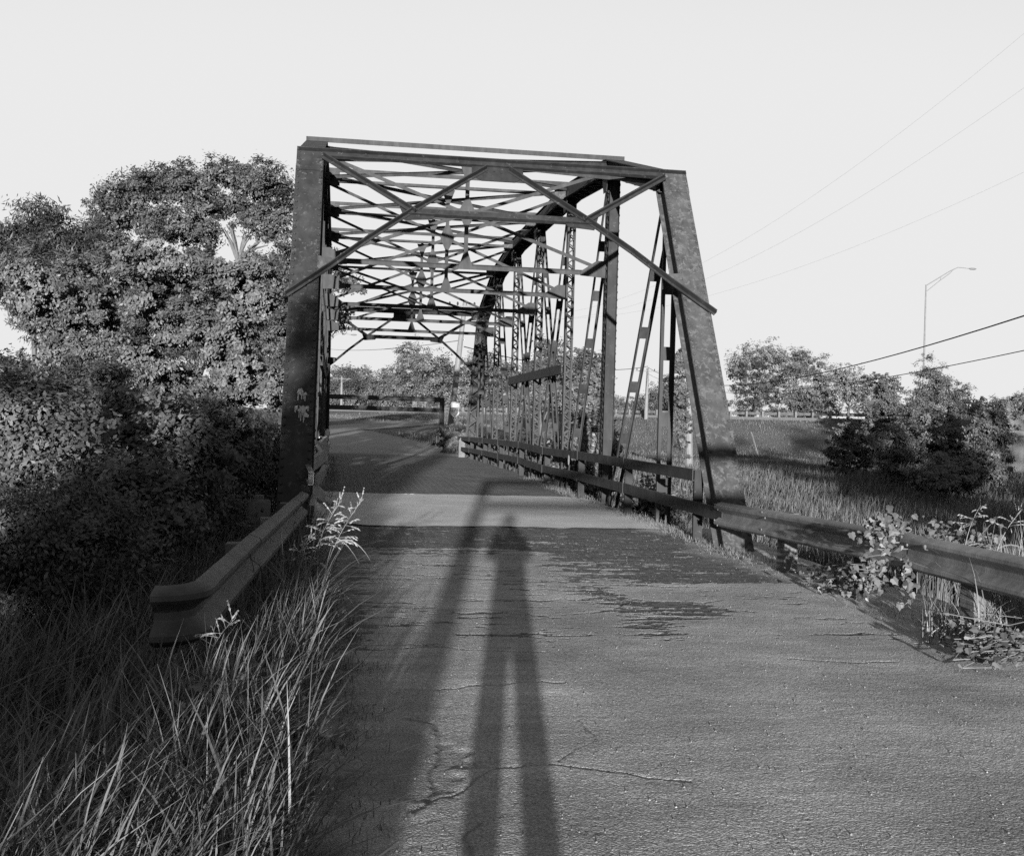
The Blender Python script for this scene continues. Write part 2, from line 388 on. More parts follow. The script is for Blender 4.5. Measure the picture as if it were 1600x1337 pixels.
cracks = [(jit([(628, 1077), (680, 1078), (745, 1072), (800, 1070), (852, 1066), (885, 1069)]), .016, .018),
          (jit([(640, 1122), (672, 1128), (690, 1150), (684, 1180), (668, 1200), (672, 1230), (668, 1255), (640, 1268)]), .03, .02),
          (jit([(668, 1250), (705, 1244), (735, 1232), (762, 1206), (812, 1195), (860, 1194), (905, 1200), (960, 1206), (1020, 1215), (1085, 1222)]), .013, .017),
          (jit([(870, 1190), (900, 1172), (925, 1160), (918, 1142), (895, 1122)]), .010, .010),
          (jit([(1230, 1030), (1330, 1036), (1400, 1036)]), .02, .02),
          (jit([(655, 958), (720, 962), (800, 955), (830, 962)]), .018, .022),
          (jit([(640, 915), (700, 918), (760, 914)]), .02, .02),
          (jit([(900, 960), (950, 955), (985, 940)]), .03, .03),
          (jit([(870, 938), (960, 940), (1070, 946), (1130, 940)]), .022, .022),
          (jit([(560, 1010), (640, 1008), (740, 1016), (850, 1020)]), .02, .02),
          (jit([(760, 1290), (730, 1310), (745, 1345)]), .02, .02)]
wx = .12*(fbm(RX*5, RY*5, 5, 81)-.5); wy = .12*(fbm(RX*5, RY*5, 5, 82)-.5)
crk = np.zeros(RX.shape)
for pts, wd, dp in cracks:
    wd *= .62; dp *= .32
    d = polydist(RX+wx, RY+wy, pts)
    wv = wd*(.5+1.0*fbm(RX*6, RY*6, 3, 85)); crk = np.maximum(crk, np.exp(-(d/wv)**2)*.6)
    hgt = hgt - dp*np.exp(-(d/wv)**2) + dp*.0*np.exp(-((d-wd*2.4)/(wd*1.6))**2)
# the worn hollow left of the standing shadow
hc = gp(640, 1190); dd = np.hypot((RX-hc[0]+wx*3)/.3, (RY-hc[1]+wy*3)/.55)
hgt = hgt - .007*sstep(1.15, .8, dd)
cov_attr = mask*(1-.35*sstep(1.1, .9, dd))
RZ = zr(RY) + hgt + .05*sstep(4.7, 5.5, RX)*(1-sstep(11, 14, RY)) + .02*sstep(4.6, 5.3, RX)*(fbm(RX*3, RY*3, 3, 36)-.5)*2 - .05*sstep(-.3, -.8, RX)
tag(np_mesh('road', np.stack([RX, RY, RZ], -1).reshape(-1, 3), gridfaces(*RX.shape), M['road'], smooth=True,
            attrs={'cover': cov_attr, 'dirt': dirt, 'soil': np.maximum(crk, gl*.75*np.clip((fbm(RX*7, RY*7, 3, 44)-.25)*2.5, 0, 1))}), kind='structure')
rng0 = np.random.default_rng(888); n_ = 26000
gyy = 2.6+13*rng0.uniform(0, 1, n_)**1.6; gxx = rng0.uniform(-.6, 5.7, n_)
wgt = .22+.9*sstep(4.3, 5.2, gxx)+.6*sstep(.6, -.2, gxx)+.25*(fbm(gxx*1.2, gyy*1.2, 3, 7) > .55); kk = rng0.uniform(0, 1, n_) < wgt; gxx, gyy = gxx[kk], gyy[kk]; n_ = len(gxx)
iy = np.clip(np.searchsorted(ys, gyy), 1, len(ys)-1); ixx = np.clip(((gxx-xs[0])/.0095).astype(int), 0, len(xs)-1); gzz = RZ[iy, ixx]
rr_ = .0022+.006*rng0.uniform(0, 1, n_)**3.5; an = rng0.uniform(0, 6.28, n_); V = []
for q in range(4): V.append(np.stack([gxx+rr_*np.cos(an+q*1.57)*rng0.uniform(.7, 1.3, n_), gyy+rr_*np.sin(an+q*1.57)*rng0.uniform(.7, 1.3, n_), gzz-.001], 1))
V.append(np.stack([gxx+rr_*.3, gyy, gzz+rr_*1.1], 1)); V = np.stack(V, 1).reshape(-1, 3); b5 = (np.arange(n_)*5)[:, None]
tag(np_mesh('loose_grit', V, np.concatenate([np.concatenate([b5+q, b5+(q+1) % 4, b5+4], 1) for q in range(4)]), M['grit']), 'loose grit and gravel scattered over the worn road', 'gravel', kind='stuff')
# road behind the viewer, one coarse sheet
bx_, by_ = np.meshgrid(np.linspace(-.9, 5.6, 14), np.linspace(-60, 2.42, 30)); bz_ = zr(by_)+.012
tag(np_mesh('road', np.stack([bx_, by_, bz_-.004], -1).reshape(-1, 3), gridfaces(*bx_.shape), M['road'], smooth=True,
            attrs={'cover': np.ones(bx_.size), 'dirt': np.zeros(bx_.size), 'soil': np.zeros(bx_.size)}), kind='structure')
def sheet(name, x0, x1, y0, y1, dz, mat, nx=40, ny=60, rough=.006, seed=3, ragged=.06):
    X, Y = np.meshgrid(np.linspace(0, 1, nx), np.linspace(y0, y1, ny))
    lx = x0+ragged*(fbm(Y*2.5, Y*0, 3, seed)-.5)*2; rx = x1+ragged*(fbm(Y*2.5, Y*0+7, 3, seed)-.5)*2
    X = lx*(1-X)+rx*X
    kk = np.zeros(Y.shape); kk[0] = kk[-1] = 1; Y = Y+kk*.6*(fbm(X*1.1, X*0+seed, 4, seed+2)-.5)
    Z = zr(Y)+dz+rough*2*(fbm(X*1.2, Y*1.2, 4, seed)-.5)
    return tag(np_mesh(name, np.stack([X, Y, Z], -1).reshape(-1, 3), gridfaces(ny, nx), mat, smooth=True), kind='structure')
sheet('concrete_road_slab', -.42, 5.12, 16.8, 23.45, .018, M['concrete'], 160, 90)
sheet('deck_roadway', -.40, 5.10, 23.2, 46.2, .010, M['deck'], 60, 160, .012)

def strip(name, path, wid, mat, dz=.04, n=60, kind='structure', wid2=None):
    P = np.array(path, float); t = np.linspace(0, len(P)-1, n)
    # smooth interpolation through the path points
    X = np.interp(t, np.arange(len(P)), P[:, 0]); Y = np.interp(t, np.arange(len(P)), P[:, 1])
    ker = np.ones(9)/9
    X[4:-4] = np.convolve(X, ker, 'valid'); Y[4:-4] = np.convolve(Y, ker, 'valid')
    tx = np.gradient(X); ty = np.gradient(Y); L = np.hypot(tx, ty); nx, ny = ty/L, -tx/L
    u = np.linspace(-.5, .5, 9)
    wid = wid if wid2 is None else (wid+(wid2-wid)*sstep(0, .6, np.linspace(0, 1, n)))[:, None]
    VX = X[:, None]+nx[:, None]*u*wid; VY = Y[:, None]+ny[:, None]*u*wid
    VZ = zt(VX, VY)+dz
    return tag(np_mesh(name, np.stack([VX, VY, VZ], -1).reshape(-1, 3), gridfaces(n, 9), mat, smooth=True), kind=kind)
strip('far_road', [(2.35, 45.9), (2.3, 52), (1.8, 60), (.2, 70), (-3, 82), (-8, 94), (-15, 106), (-26, 120), (-40, 134)], 5.6, M['far_road'], .05, 90, wid2=11)
strip('side_road', [(-4, 76), (1, 90), (5.5, 106), (9, 122), (12, 138), (15, 149)], 5.5, M['far_road'], .045, 50)
hw = [tuple(E2+ED*q-EN*5.5) for q in np.linspace(-190, 140, 12)]
strip('highway', hw, 9.0, M['pale_road'], .05, 60)

# ------------------------------------------------------------------ truss bridge
ZB = -.85
ZT = [None, 5.63, 6.74, 7.05, 7.06, 7.05, 6.74, 5.63, None]
bridge = thing('truss_bridge', (2.365, Y0, 0), 'rusty single lane steel through truss bridge over the creek', 'bridge')
mid = 2.365
def top(X, i): return np.array([X, YB[i], ZT[i]])
def bot(X, i): return np.array([X, YB[i], ZB])
def laced(mb, A, B, gap, ref, bw_=.05, step=.24, th=.012, off=0.0, nrm=None):
    """zig-zag flat bars between two lines +-gap/2 along ref from A to B"""
    A = np.array(A, float); B = np.array(B, float); a = B-A; L = np.linalg.norm(a); a /= L
    r = np.array(ref, float); r -= r.dot(a)*a; r /= np.linalg.norm(r); t = np.cross(a, r)
    k = max(2, int(L/step)); sgn = 1
    for j in range(k):
        p = A+a*(L*j/k)+r*sgn*gap/2+t*off; q = A+a*(L*(j+1)/k)-r*sgn*gap/2+t*off
        mb.bar(p, q, bw_, th, np.cross(a, t)); sgn = -sgn
def battened(mb, A, B, gap, ref, aw=.07, step=1.15, pl=.22):
    A = np.array(A, float); B = np.array(B, float); a = B-A; L = np.linalg.norm(a); a /= L
    r = np.array(ref, float); r -= r.dot(a)*a; r /= np.linalg.norm(r); t = np.cross(a, r)
    for sg in (-1, 1):
        mb.ext(A+r*sg*gap/2, B+r*sg*gap/2, [(p[0]*-sg, p[1]) for p in Lp(aw, .075)][::(1 if sg < 0 else -1)], r)
    k = int(L/step)
    for j in range(k+1):
        c = A+a*(L*(j+.5)/(k+1)); mb.bar(c-a*pl/2, c+a*pl/2, gap*.98, .012, r)
for X, inn in ((XL, 1), (XR, -1)):
    for (it, ib) in ((1, 0), (7, 8)):
        A, B = top(X, it), bot(X, ib); a = (B-A)/np.linalg.norm(B-A); L = np.linalg.norm(B-A)
        nf = np.cross(a, [1., 0, 0]); nf *= -1 if (nf[1] > 0) == (ib == 0) else 1      # outward (towards the approach)
        mb = MB()
        A2 = A-a*.06
        for sg in (-1, 1): mb.bar(A2+np.array([sg*.15, 0, 0]), B+np.array([sg*.15, 0, 0]), .014, .30)
        mb.bar(A2+nf*.158, B+nf*.158, .40, .014)                 # cover plate
        for sg in (-1, 1):
            mb.bar(A2+np.array([sg*.19, 0, 0])-nf*.155, B+np.array([sg*.19, 0, 0])-nf*.155, .07, .012)
            mb.bar(A2+np.array([sg*.178, 0, 0])+nf*.146, B+np.array([sg*.178, 0, 0])+nf*.146, .05, .010)
        laced(mb, A-nf*.16, B-nf*.16, .36, (1, 0, 0), .06, .36)
        for sg in (-1, 1):
            for k in range(int(L/.125)):
                mb.dome(A2+a*(.06+k*.125)+np.array([sg*.170, 0, 0])+nf*.165, nf, .026, .027)
        mb.bar(A2+nf*.171, A2+a*.42+nf*.171, .405, .012)         # splice plate at the hip
        for k in range(5):
            for sg in (-1, 1): mb.dome(A2+a*(.05+.08*k)+np.array([sg*.15, 0, 0])+nf*.177, nf, .016, .012)
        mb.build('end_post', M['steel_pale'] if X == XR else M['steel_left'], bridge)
    mb = MB()                                                     # top chord
    for i in range(1, 7):
        A, B = top(X, i), top(X, i+1); a = (B-A)/np.linalg.norm(B-A); n_ = np.cross([1., 0, 0], a)
        n_ = n_ if n_[2] > 0 else -n_
        e0 = A-a*(.03 if i > 1 else .1); e1 = B+a*(.03 if i < 6 else .1)
        mb.bar(e0+n_*.15, e1+n_*.15, .40, .014)
        for sg in (-1, 1):
            mb.bar(e0+np.array([sg*.15, 0, 0]), e1+np.array([sg*.15, 0, 0]), .014, .286)
            mb.bar(e0+np.array([sg*.185, 0, 0])-n_*.15, e1+np.array([sg*.185, 0, 0])-n_*.15, .07, .012)
            for k in range(int(np.linalg.norm(B-A)/.16)):
                mb.dome(A+a*(.1+k*.16)+np.array([sg*.158, 0, 0])+n_*.10, (sg, 0, 0), .016, .012)
        laced(mb, A-n_*.162, B-n_*.162, .36, (1, 0, 0), .065, .30)
    mb.build('top_chord', M['steel_dark'], bridge)
    mb = MB()
    for sg in (-1, 1): mb.bar((X+sg*.11, YB[0], ZB), (X+sg*.11, YB[8], ZB), .03, .14)
    mb.build('bottom_chord', M['steel_dark'], bridge)
    for i in (1, 7):
        mb = MB(); battened(mb, top(X, i)-[0, 0, .1], bot(X, i), .24, (1, 0, 0)); mb.build('hanger', M['steel_dark'], bridge)
    for i in range(2, 7):
        A, B = top(X, i)-[0, 0, .14], bot(X, i); mb = MB()
        if i == 2:                                                # channels facing the road ends, scalloped lacing at the sides
            for sg in (-1, 1): mb.ext(A+[0, sg*.12, 0], B+[0, sg*.12, 0], [(p[0], p[1]*(-sg if True else 1)) for p in Cp(.20, .06)][::(1 if sg < 0 else -1)], (1, 0, 0))
            for sg in (-1, 1):
                laced(mb, A+[sg*.106, 0, 0], B+[sg*.106, 0, 0], .2, (0, 1, 0), .055, .15)
                for q in range(int((A[2]-B[2])/.15)): mb.dome(A+[sg*.105, -.09, -.05-.15*q], (sg, 0, 0), .036, .026)
        else:
            for sg in (-1, 1): mb.ext(A+[sg*.095, 0, 0], B+[sg*.095, 0, 0], [(p[0], p[1]*(-1 if sg > 0 else 1)) for p in Cp(.16, .04)][::(-1 if sg > 0 else 1)], (0, 1, 0))
            for sg in (-1, 1): laced(mb, A+[0, sg*.086, 0], B+[0, sg*.086, 0], .15, (1, 0, 0), .028, .115)
        # gusset below the chord
        mb.poly([A+[inn*.16, -.3, .1], A+[inn*.16, .3, .1], A+[inn*.16, .12, -.35], A+[inn*.16, -.12, -.35]], (1, 0, 0), .012)
        mb.build('vertical_post', M['steel'] if i == 2 else M['steel_dark'], bridge)
    for it, ib in ((1, 2), (2, 3), (3, 4), (4, 3), (4, 5), (5, 4), (6, 5), (7, 6)):
        A, B = top(X, it), bot(X, ib); mb = MB()
        gapd = .20 if (it, ib) in ((1, 2), (7, 6), (2, 3), (6, 5)) else .15
        battened(mb, A, B, gapd, (1, 0, 0), .06 if gapd > .2 else .045); mb.build('diagonal_brace', M['steel_dark'], bridge)
    mb = MB(); xx = X+inn*.17
    mb.ext((xx, YB[3]-.1, 2.97), (xx, YB[5]+.1, 2.97), [(p[0], p[1]*-inn) for p in Cp(.22, .07)][::(1 if inn < 0 else -1)], (0, 0, 1))
    mb.build('side_strut', M['steel_dark'], bridge)

rp = random.Random(9); hipL = top(XL, 1); aL = (bot(XL, 0)-hipL)/np.linalg.norm(bot(XL, 0)-hipL); nL = np.cross(aL, [1., 0, 0]); nL *= -1 if nL[1] > 0 else 1
mb = MB()
for (fx, s0, r_) in ((.05, 4.63, .07), (.10, 4.72, .05), (-.02, 4.60, .035), (.02, 4.36, .05), (.08, 4.40, .035), (.12, 4.60, .03)):
    c = hipL+aL*s0+np.array([fx, 0, 0])+nL*.1665
    k = 11; mb.poly([c+np.array([math.cos(6.283*j/k), 0, 0])*r_*rp.uniform(.4, 1.1)-aL*math.sin(6.283*j/k)*r_*rp.uniform(.5, 1.5) for j in range(k)], nL, .002)
    for q in range(2): e = c+np.array([rp.uniform(-.6, .6)*r_, 0, 0]); mb.bar(e, e+aL*r_*rp.uniform(1.5, 3), .012, .002, (1, 0, 0))
tag(mb.build('paint_splash', M['white'], bridge), 'white paint splashes with runs on the left end post')
# portals
def portal(it, ib):
    p = bpy.data.objects.new('portal_frame', None); COL.objects.link(p); p.parent = bridge
    hip = np.array([0, YB[it], ZT[it]]); base = np.array([0, YB[ib], ZB]); a = (base-hip)/np.linalg.norm(base-hip)
    nf = np.cross(a, [1., 0, 0]); nf *= -1 if (nf[1] > 0) == (ib == 0) else 1
    W = XR-XL
    def P(fr, s, o=.185): return hip+a*s+np.array([XL+W*fr, 0, 0])+nf*o
    sg = 1 if ib == 0 else -1
    mb = MB()
    mb.bar(P(-.035, -.06, .19), P(1.035, -.06, .19), .012, .07, nf); mb.bar(P(-.03, -.03, .215), P(1.03, -.03, .215), .07, .014, nf)
    mb.bar(P(.03, .035, .18), P(.97, .035, .18), .010, .13, nf)
    mb.bar(P(.03, .105, .215), P(.97, .105, .215), .06, .014, nf); mb.bar(P(.03, .07, .19), P(.97, .07, .19), .012, .06, nf)
    mb.build('top_strut', M['steel'], p)
    mb = MB(); mb.poly([P(.43, .07, .203), P(.57, .07, .203), P(.57, .30, .203), P(.545, .40, .203), P(.455, .40, .203), P(.43, .30, .203)], nf, .014)
    for k in range(6): mb.dome(P(.45+.02*k, .2+.03*(k % 2), .217), nf, .016, .012)
    mb.build('gusset_plate', M['steel'], p)
    for side in (0, 1):
        f = (lambda q: q) if side == 0 else (lambda q: 1-q)
        mb = MB(); sp = [(.468, .16), (.36, .66), (.265, 1.12), (.155, 1.66), (.06, 2.2), (-.042, 2.78)]
        sag = [0, .01, 0, .03, .04, 0]
        pts = [P(f(q), s+g, .215) for (q, s), g in zip(sp, sag)]
        for A, B in zip(pts[:-1], pts[1:]):
            d = (B-A)/np.linalg.norm(B-A); mb.bar(A-d*.006, B+d*.006, .085, .014, np.cross(d, nf)); mb.bar(A+nf*.045-d*.006, B+nf*.045+d*.006, .016, .085, np.cross(d, nf))
        mb.build('knee_brace', M['steel'], p)
        mb = MB(); A, B = P(f(.035), .12, .24), P(f(.275), 1.14, .24); d = (B-A)/np.linalg.norm(B-A)
        mb.bar(A, B, .11, .014, np.cross(d, nf)); mb.bar(A+nf*.04, B+nf*.04, .016, .07, np.cross(d, nf))
        mb.build('corner_brace', M['steel'], p)
        mb = MB(); mb.poly([P(f(.03), 2.02, .172), P(f(.085), 2.06, .172), P(f(.06), 2.24, .172), P(f(.03), 2.3, .172)], nf, .012)
        mb.build('knee_plate', M['steel_pale'], p)
    mb = MB(); mb.bar(P(.25, 1.10, .19), P(.75, 1.10, .19), .012, .13, nf); mb.bar(P(.25, 1.17, .21), P(.75, 1.17, .21), .07, .014, nf)
    mb.poly([P(.235, 1.02, .2), P(.34, 1.05, .2), P(.32, 1.24, .2), P(.25, 1.28, .2)], nf, .01); mb.poly([P(.765, 1.02, .2), P(.66, 1.05, .2), P(.68, 1.24, .2), P(.75, 1.28, .2)], nf, .01)
    mb.build('lower_strut', M['steel'], p)
portal(1, 0); portal(7, 8)
# sway frames
ZS = 4.66
for i in range(2, 7):
    p = bpy.data.objects.new('sway_frame', None); COL.objects.link(p); p.parent = bridge
    y = YB[i]; zt_ = ZT[i]; steel = M['steel_dark']
    mb = MB(); a0, a1 = XL+.14, XR-.14
    ztop = zt_+.17
    mb.bar((XL-.2, y, ztop+.05), (XR+.2, y, ztop+.05), .10, .012, (0, 1, 0)); mb.bar((XL-.2, y-.045, ztop+.005), (XR+.2, y-.045, ztop+.005), .012, .08, (0, 1, 0))
    mb.bar((a0, y, zt_-.08), (a1, y, zt_-.08), .09, .012, (0, 1, 0)); mb.bar((a0, y, zt_-.05), (a1, y, zt_-.05), .012, .07, (0, 1, 0))
    mb.build('upper_strut', steel, p)
    mb = MB(); mb.bar((a0, y, ZS), (a1, y, ZS), .012, .085, (0, 1, 0)); mb.bar((a0, y, ZS+.045), (a1, y, ZS+.045), .09, .012, (0, 1, 0))
    for X, s in ((XL, 1), (XR, -1)):
        mb.poly([(X+s*.12, y-.055, ZS-.09), (X+s*.12, y-.055, ZS+.24), (X+s*.30, y-.055, ZS+.24), (X+s*.62, y-.055, ZS+.02), (X+s*.62, y-.055, ZS-.06)], (0, 1, 0), .0121)
    mb.build('lower_strut', steel, p)
    for s in (0, 1):
        A = np.array([a0 if s == 0 else a1, y+(.02 if s else -.02), zt_-.1]); B = np.array([a1 if s == 0 else a0, y+(.02 if s else -.02), ZS+.06])
        mb = MB(); d = (B-A)/np.linalg.norm(B-A); mb.bar(A, B, .065, .010, np.cross(d, [0, 1, 0])); mb.bar(A+[0, .03, 0], B+[0, .03, 0], .010, .06, np.cross(d, [0, 1, 0]))
        mb.build('cross_brace', steel, p)
    mb = MB(); mb.bar((mid, y-.03, zt_-.08), (mid, y-.03, ZS), .075, .04)
    for zc, up, dn in ((zt_-.12, 0, .34), ((zt_+ZS)/2, .3, .3), (ZS, .32, 0)):
        w = .15
        if up and dn: pts = [(mid-.03, y-.055, zc+up), (mid+.03, y-.055, zc+up), (mid+w, y-.055, zc+.04), (mid+w, y-.055, zc-.04), (mid+.03, y-.055, zc-dn), (mid-.03, y-.055, zc-dn), (mid-w, y-.055, zc-.04), (mid-w, y-.055, zc+.04)]
        elif dn: pts = [(mid-w, y-.055, zc), (mid+w, y-.055, zc), (mid+.03, y-.055, zc-dn), (mid-.03, y-.055, zc-dn)]
        else: pts = [(mid-w, y-.055, zc-.05), (mid+w, y-.055, zc-.05), (mid+.03, y-.055, zc+up), (mid-.03, y-.055, zc+up)]
        mb.poly(pts, (0, 1, 0), .010)
    mb.build('centre_hanger', steel, p)
# top lateral bracing, end plates
for i in range(1, 7):
    for s in (0, 1):
        A = top(XL if s == 0 else XR, i)+np.array([.14*(1 if s == 0 else -1), .08, .09]); B = top(XR if s == 0 else XL, i+1)+np.array([-.14*(1 if s == 0 else -1), -.08, .09])
        if s: A[2] -= .05; B[2] -= .05
        mb = MB(); mb.bar(A, B, .085, .010, (0, 1, 0)); mb.bar(A-[0, 0, .035], B-[0, 0, .035], .010, .07, (0, 1, 0))
        mb.build('lateral_brace', M['steel_dark'], bridge)
for X, s in ((XL, 1), (XR, -1)):
    for i in range(3, 8):
        mb = MB(); c = np.array([X+s*.30, YB[i]-.05, ZT[i]-.02]); mb.box(c, (.26, .014, .30)); mb.box(c+[-s*.06, .12, .12], (.12, .26, .014))
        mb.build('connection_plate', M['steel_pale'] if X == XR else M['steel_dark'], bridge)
# floor
for i in range(9):
    mb = MB(); mb.bar((XL, YB[i], -.45), (XR, YB[i], -.45), .2, .5, (0, 1, 0)); mb.build('floor_beam', M['steel_dark'], bridge)
for k in range(7):
    mb = MB(); mb.bar((-.1+k*.82, Y0, -.12), (-.1+k*.82, YB[8], .05), .12, .20); mb.build('stringer', M['steel_dark'], bridge)
nyd = 40; yy = np.linspace(Y0+.6, YB[8]+.1, nyd); mb = MB()
for a, b_ in zip(yy[:-1], yy[1:]):
    za, zb = float(zr(a))-.035, float(zr(b_))-.035
    V = [(-.40, a, za), (5.10, a, za), (5.10, b_, zb), (-.40, b_, zb), (-.40, a, za-.16), (5.10, a, za-.16), (5.10, b_, zb-.16), (-.40, b_, zb-.16)]
    mb.add(V, [(0, 1, 2, 3), (7, 6, 5, 4), (1, 5, 6, 2), (0, 3, 7, 4)])
mb.build('deck_slab', M['concrete'], bridge)
for y in (Y0+.4, YB[8]-.4):
    mb = MB(); mb.box((mid, y+(.9 if y > 30 else -.55), -2.0), (7.4, 1.0, 2.9)); mb.build('abutment', M['concrete'], bridge)

# ------------------------------------------------------------------ bridge railings
def zrail(y, near, far): return float(near+(far-near)*(y-15.3)/(46-15.3))
rr = thing('bridge_railing', (4.9, 15.3, 0), 'two rail steel channel railing along the right side of the bridge deck', 'railing')
ru = lambda y: float(zr(y))+.93-.0062*(y-15.3); rl = lambda y: float(zr(y))+.50-.0055*(y-15.3)
py_ = [15.3+3.84*k for k in range(9)]
dents = {2: .03, 3: -.05, 4: .02, 5: -.03}
for nm, fz, ystart in (('upper_rail', ru, 15.2), ('lower_rail', rl, 13.95)):
    mb = MB(); yk = [ystart]+py_[1:]
    for k in range(len(yk)-1):
        A = np.array([4.86+dents.get(k, 0)*.4, yk[k], fz(yk[k])+dents.get(k, 0)*.5]); B = np.array([4.86+dents.get(k+1, 0)*.4, yk[k+1], fz(yk[k+1])+dents.get(k+1, 0)*.5])
        mb.ext(A, B, Cp(.16, .06, .012), (0, 0, 1))
        mb.bar(B-[.004, .12, .0], B+[-.004, .12, 0], .012, .19)
    mb.build(nm, M['steel_dark'], rr)
for y in py_:
    mb = MB(); mb.ext((4.99, y, -.25), (4.99, y, ru(y)+.07), [(p[0], p[1]) for p in Cp(.13, .06, .012)], (1, 0, 0)); mb.build('post', M['steel'], rr)
mb = MB(); mb.ball((4.845, YB[2]+1.7, .95), (.012, .075, .11), 12, 8); mb.build('reflector', M['white'], rr)
lr = thing('bridge_railing', (-.3, 15.3, 0), 'bent and buckled two rail railing along the left truss', 'railing')
for nm, h0, sd in (('upper_rail', .88, 1), ('lower_rail', .42, 5)):
    mb = MB(); q = np.linspace(14.3, 45.8, 46)
    def lx(y): return -.27+.11*math.sin(y*1.9+sd)*math.exp(-((y-19)/9)**2)+.05*math.sin(y*.8+sd)
    def lz(y): return float(zr(y))+h0+.14*math.sin(y*1.15+sd*1.7)*math.exp(-((y-20)/10)**2)+.04*math.sin(y*2.7)
    for a, b_ in zip(q[:-1], q[1:]): mb.ext((lx(a), a, lz(a)), (lx(b_)+.0005, b_+.012, lz(b_)), Cp(.17, -.06, .012), (0, 0, 1))
    mb.build(nm, M['rail'], lr)
for k, y in enumerate(py_):
    mb = MB(); mb.ext((-.40, y, -.25), (-.40+.04*math.sin(y), y, float(zr(y))+1.0), Cp(.13, .06, .012), (1, 0, 0)); mb.build('post', M['steel_dark'], lr)

# ------------------------------------------------------------------ W-beam guardrails
WP = [(.157, .0), (.150, .014), (.130, .070), (.116, .083), (.088, .083), (.072, .070), (.036, .014), (.020, .004), (-.020, .004), (-.036, .014), (-.072, .070), (-.088, .083), (-.116, .083), (-.130, .070), (-.150, .014), (-.157, .0)]
def wbeam(mb, pts, side, sc=1.0, lift=0.0):
    """pts: centre line (x,y,z); side +1: the ribs stick out to the left of the path"""
    P = [np.array(p, float) for p in pts]; prof = [(z*sc, d*sc+lift) for z, d in WP]+[(z*sc, d*sc-.005+lift) for z, d in WP[::-1]]
    k = len(prof); V = []
    for i, p in enumerate(P):
        a = P[min(i+1, len(P)-1)]-P[max(i-1, 0)]; a[2] = 0; a /= np.linalg.norm(a); nrm = np.array([-a[1], a[0], 0])*side
        for z, d in prof: V.append(p+nrm*d+np.array([0, 0, z]))
    Fs = [(i*k+j, i*k+(j+1) % k, (i+1)*k+(j+1) % k, (i+1)*k+j) for i in range(len(P)-1) for j in range(k)]
    Fs += [tuple(range(k-1, -1, -1)), tuple(range((len(P)-1)*k, len(P)*k))]
    return mb.add(V, Fs)
def lerp(A, B, n): return [tuple(np.array(A)*(1-t)+np.array(B)*t) for t in np.linspace(0, 1, n)]
def sm(o):
    o.data.polygons.foreach_set('use_smooth', np.ones(len(o.data.polygons), bool))
    md = o.modifiers.new('edges', 'EDGE_SPLIT'); md.split_angle = RAD(28); return o
gr_ = thing('guardrail', (4.95, 11.5, .1), 'ribbed steel guardrail running from the right end post towards the viewer', 'guardrail')
pr = [(5.02, 2.0, .62), (4.99, 5.2, .63), (4.97, 9.35, .645), (4.95, 12.6, .60), (4.88, 14.05, .585)]
for k in range(4):
    A, B = np.array(pr[k]), np.array(pr[k+1]); d = (B-A)/np.linalg.norm(B-A)
    mb = MB(); wbeam(mb, lerp(A-d*(.0 if k == 0 else .16), B+d*.0, 6), 1, 1.0, .006*(k % 2))
    for sgn in (-1, 1):
        for zz in (-.1, .1): mb.dome(B-d*.08+np.array([-.083-.006, 0, zz+.03*sgn])+d*.05*sgn, (-1, 0, 0), .014, .012)
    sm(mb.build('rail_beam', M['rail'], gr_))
for y in (12.45, 10.5, 8.55, 6.6, 4.6):
    mb = MB(); g = float(zt(5.15, y))-.5
    if y == 12.45: mb.box((5.13, y, (g+.74)/2), (.16, .22, .74-g))
    elif y == 10.5: mb.ext((5.1, y, g), (5.1, y, .72), Cp(.12, .05), (1, 0, 0))
    else: mb.box((5.13, y, (g+.72)/2), (.15, .2, .72-g))
    mb.build('post', M['wood'] if y != 10.5 else M['steel_dark'], gr_)
gl_ = thing('guardrail', (-.6, 10, 0), 'ribbed steel guardrail with flared end sunk in tall grass on the left', 'guardrail')
pl = [(-.73, 6.45, .60), (-.62, 9.0, .615), (-.50, 11.6, .62), (-.44, 13.0, .62), (-.40, 14.15, .62)]
for k in range(4):
    A, B = np.array(pl[k]), np.array(pl[k+1]); d = (B-A)/np.linalg.norm(B-A)
    mb = MB(); wbeam(mb, lerp(A-d*(.0 if k == 0 else .14), B, 5), -1, 1.0, .006*(k % 2))
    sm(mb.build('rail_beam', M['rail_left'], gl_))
mb = MB(); arc = [(-.722, 6.62, .60), (-.726, 6.50, .60), (-.733, 6.42, .60)]
for q in range(0, 106, 15): arc.append((-.883+.15*math.cos(RAD(q)), 6.40-.15*math.sin(RAD(q)), .60-.012*q/105))
wbeam(mb, arc, 1, 1.04, .007)
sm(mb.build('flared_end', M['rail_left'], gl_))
for y in (8.9, 11.2, 13.2):
    x = float(np.interp(y, [p[1] for p in pl], [p[0] for p in pl])); mb = MB()
    mb.box((x-.10, y, .12), (.15, .19, 1.16)); mb.build('post', M['wood'], gl_)
# pale board behind the left rail
bd = thing('marker_board', (-.78, 12.6, 0), 'pale weathered board with rounded corners standing behind the left guardrail', 'board')
c = np.array([-.80, 12.55, .52]); pts = []
for cx_, cz_, a0_ in ((.085, .22, 0), (-.085, .22, 90), (-.085, -.42, 180), (.085, -.42, 270)):
    for q in range(0, 91, 30): pts.append(c+[cx_+.04*math.cos(RAD(a0_+q)), 0, cz_+.04*math.sin(RAD(a0_+q))])
mb = MB(); mb.poly(pts, (0, 1, 0), .03); mb.build('panel', M['block'], bd)
mb = MB(); mb.dome(c+[.04, -.016, .14], (0, -1, 0), .018, .012); mb.build('bolt', M['black'], bd)
mb = MB(); mb.box(c+[0, .065, -.35], (.09, .09, 1.3)); mb.build('post', M['wood'], bd)

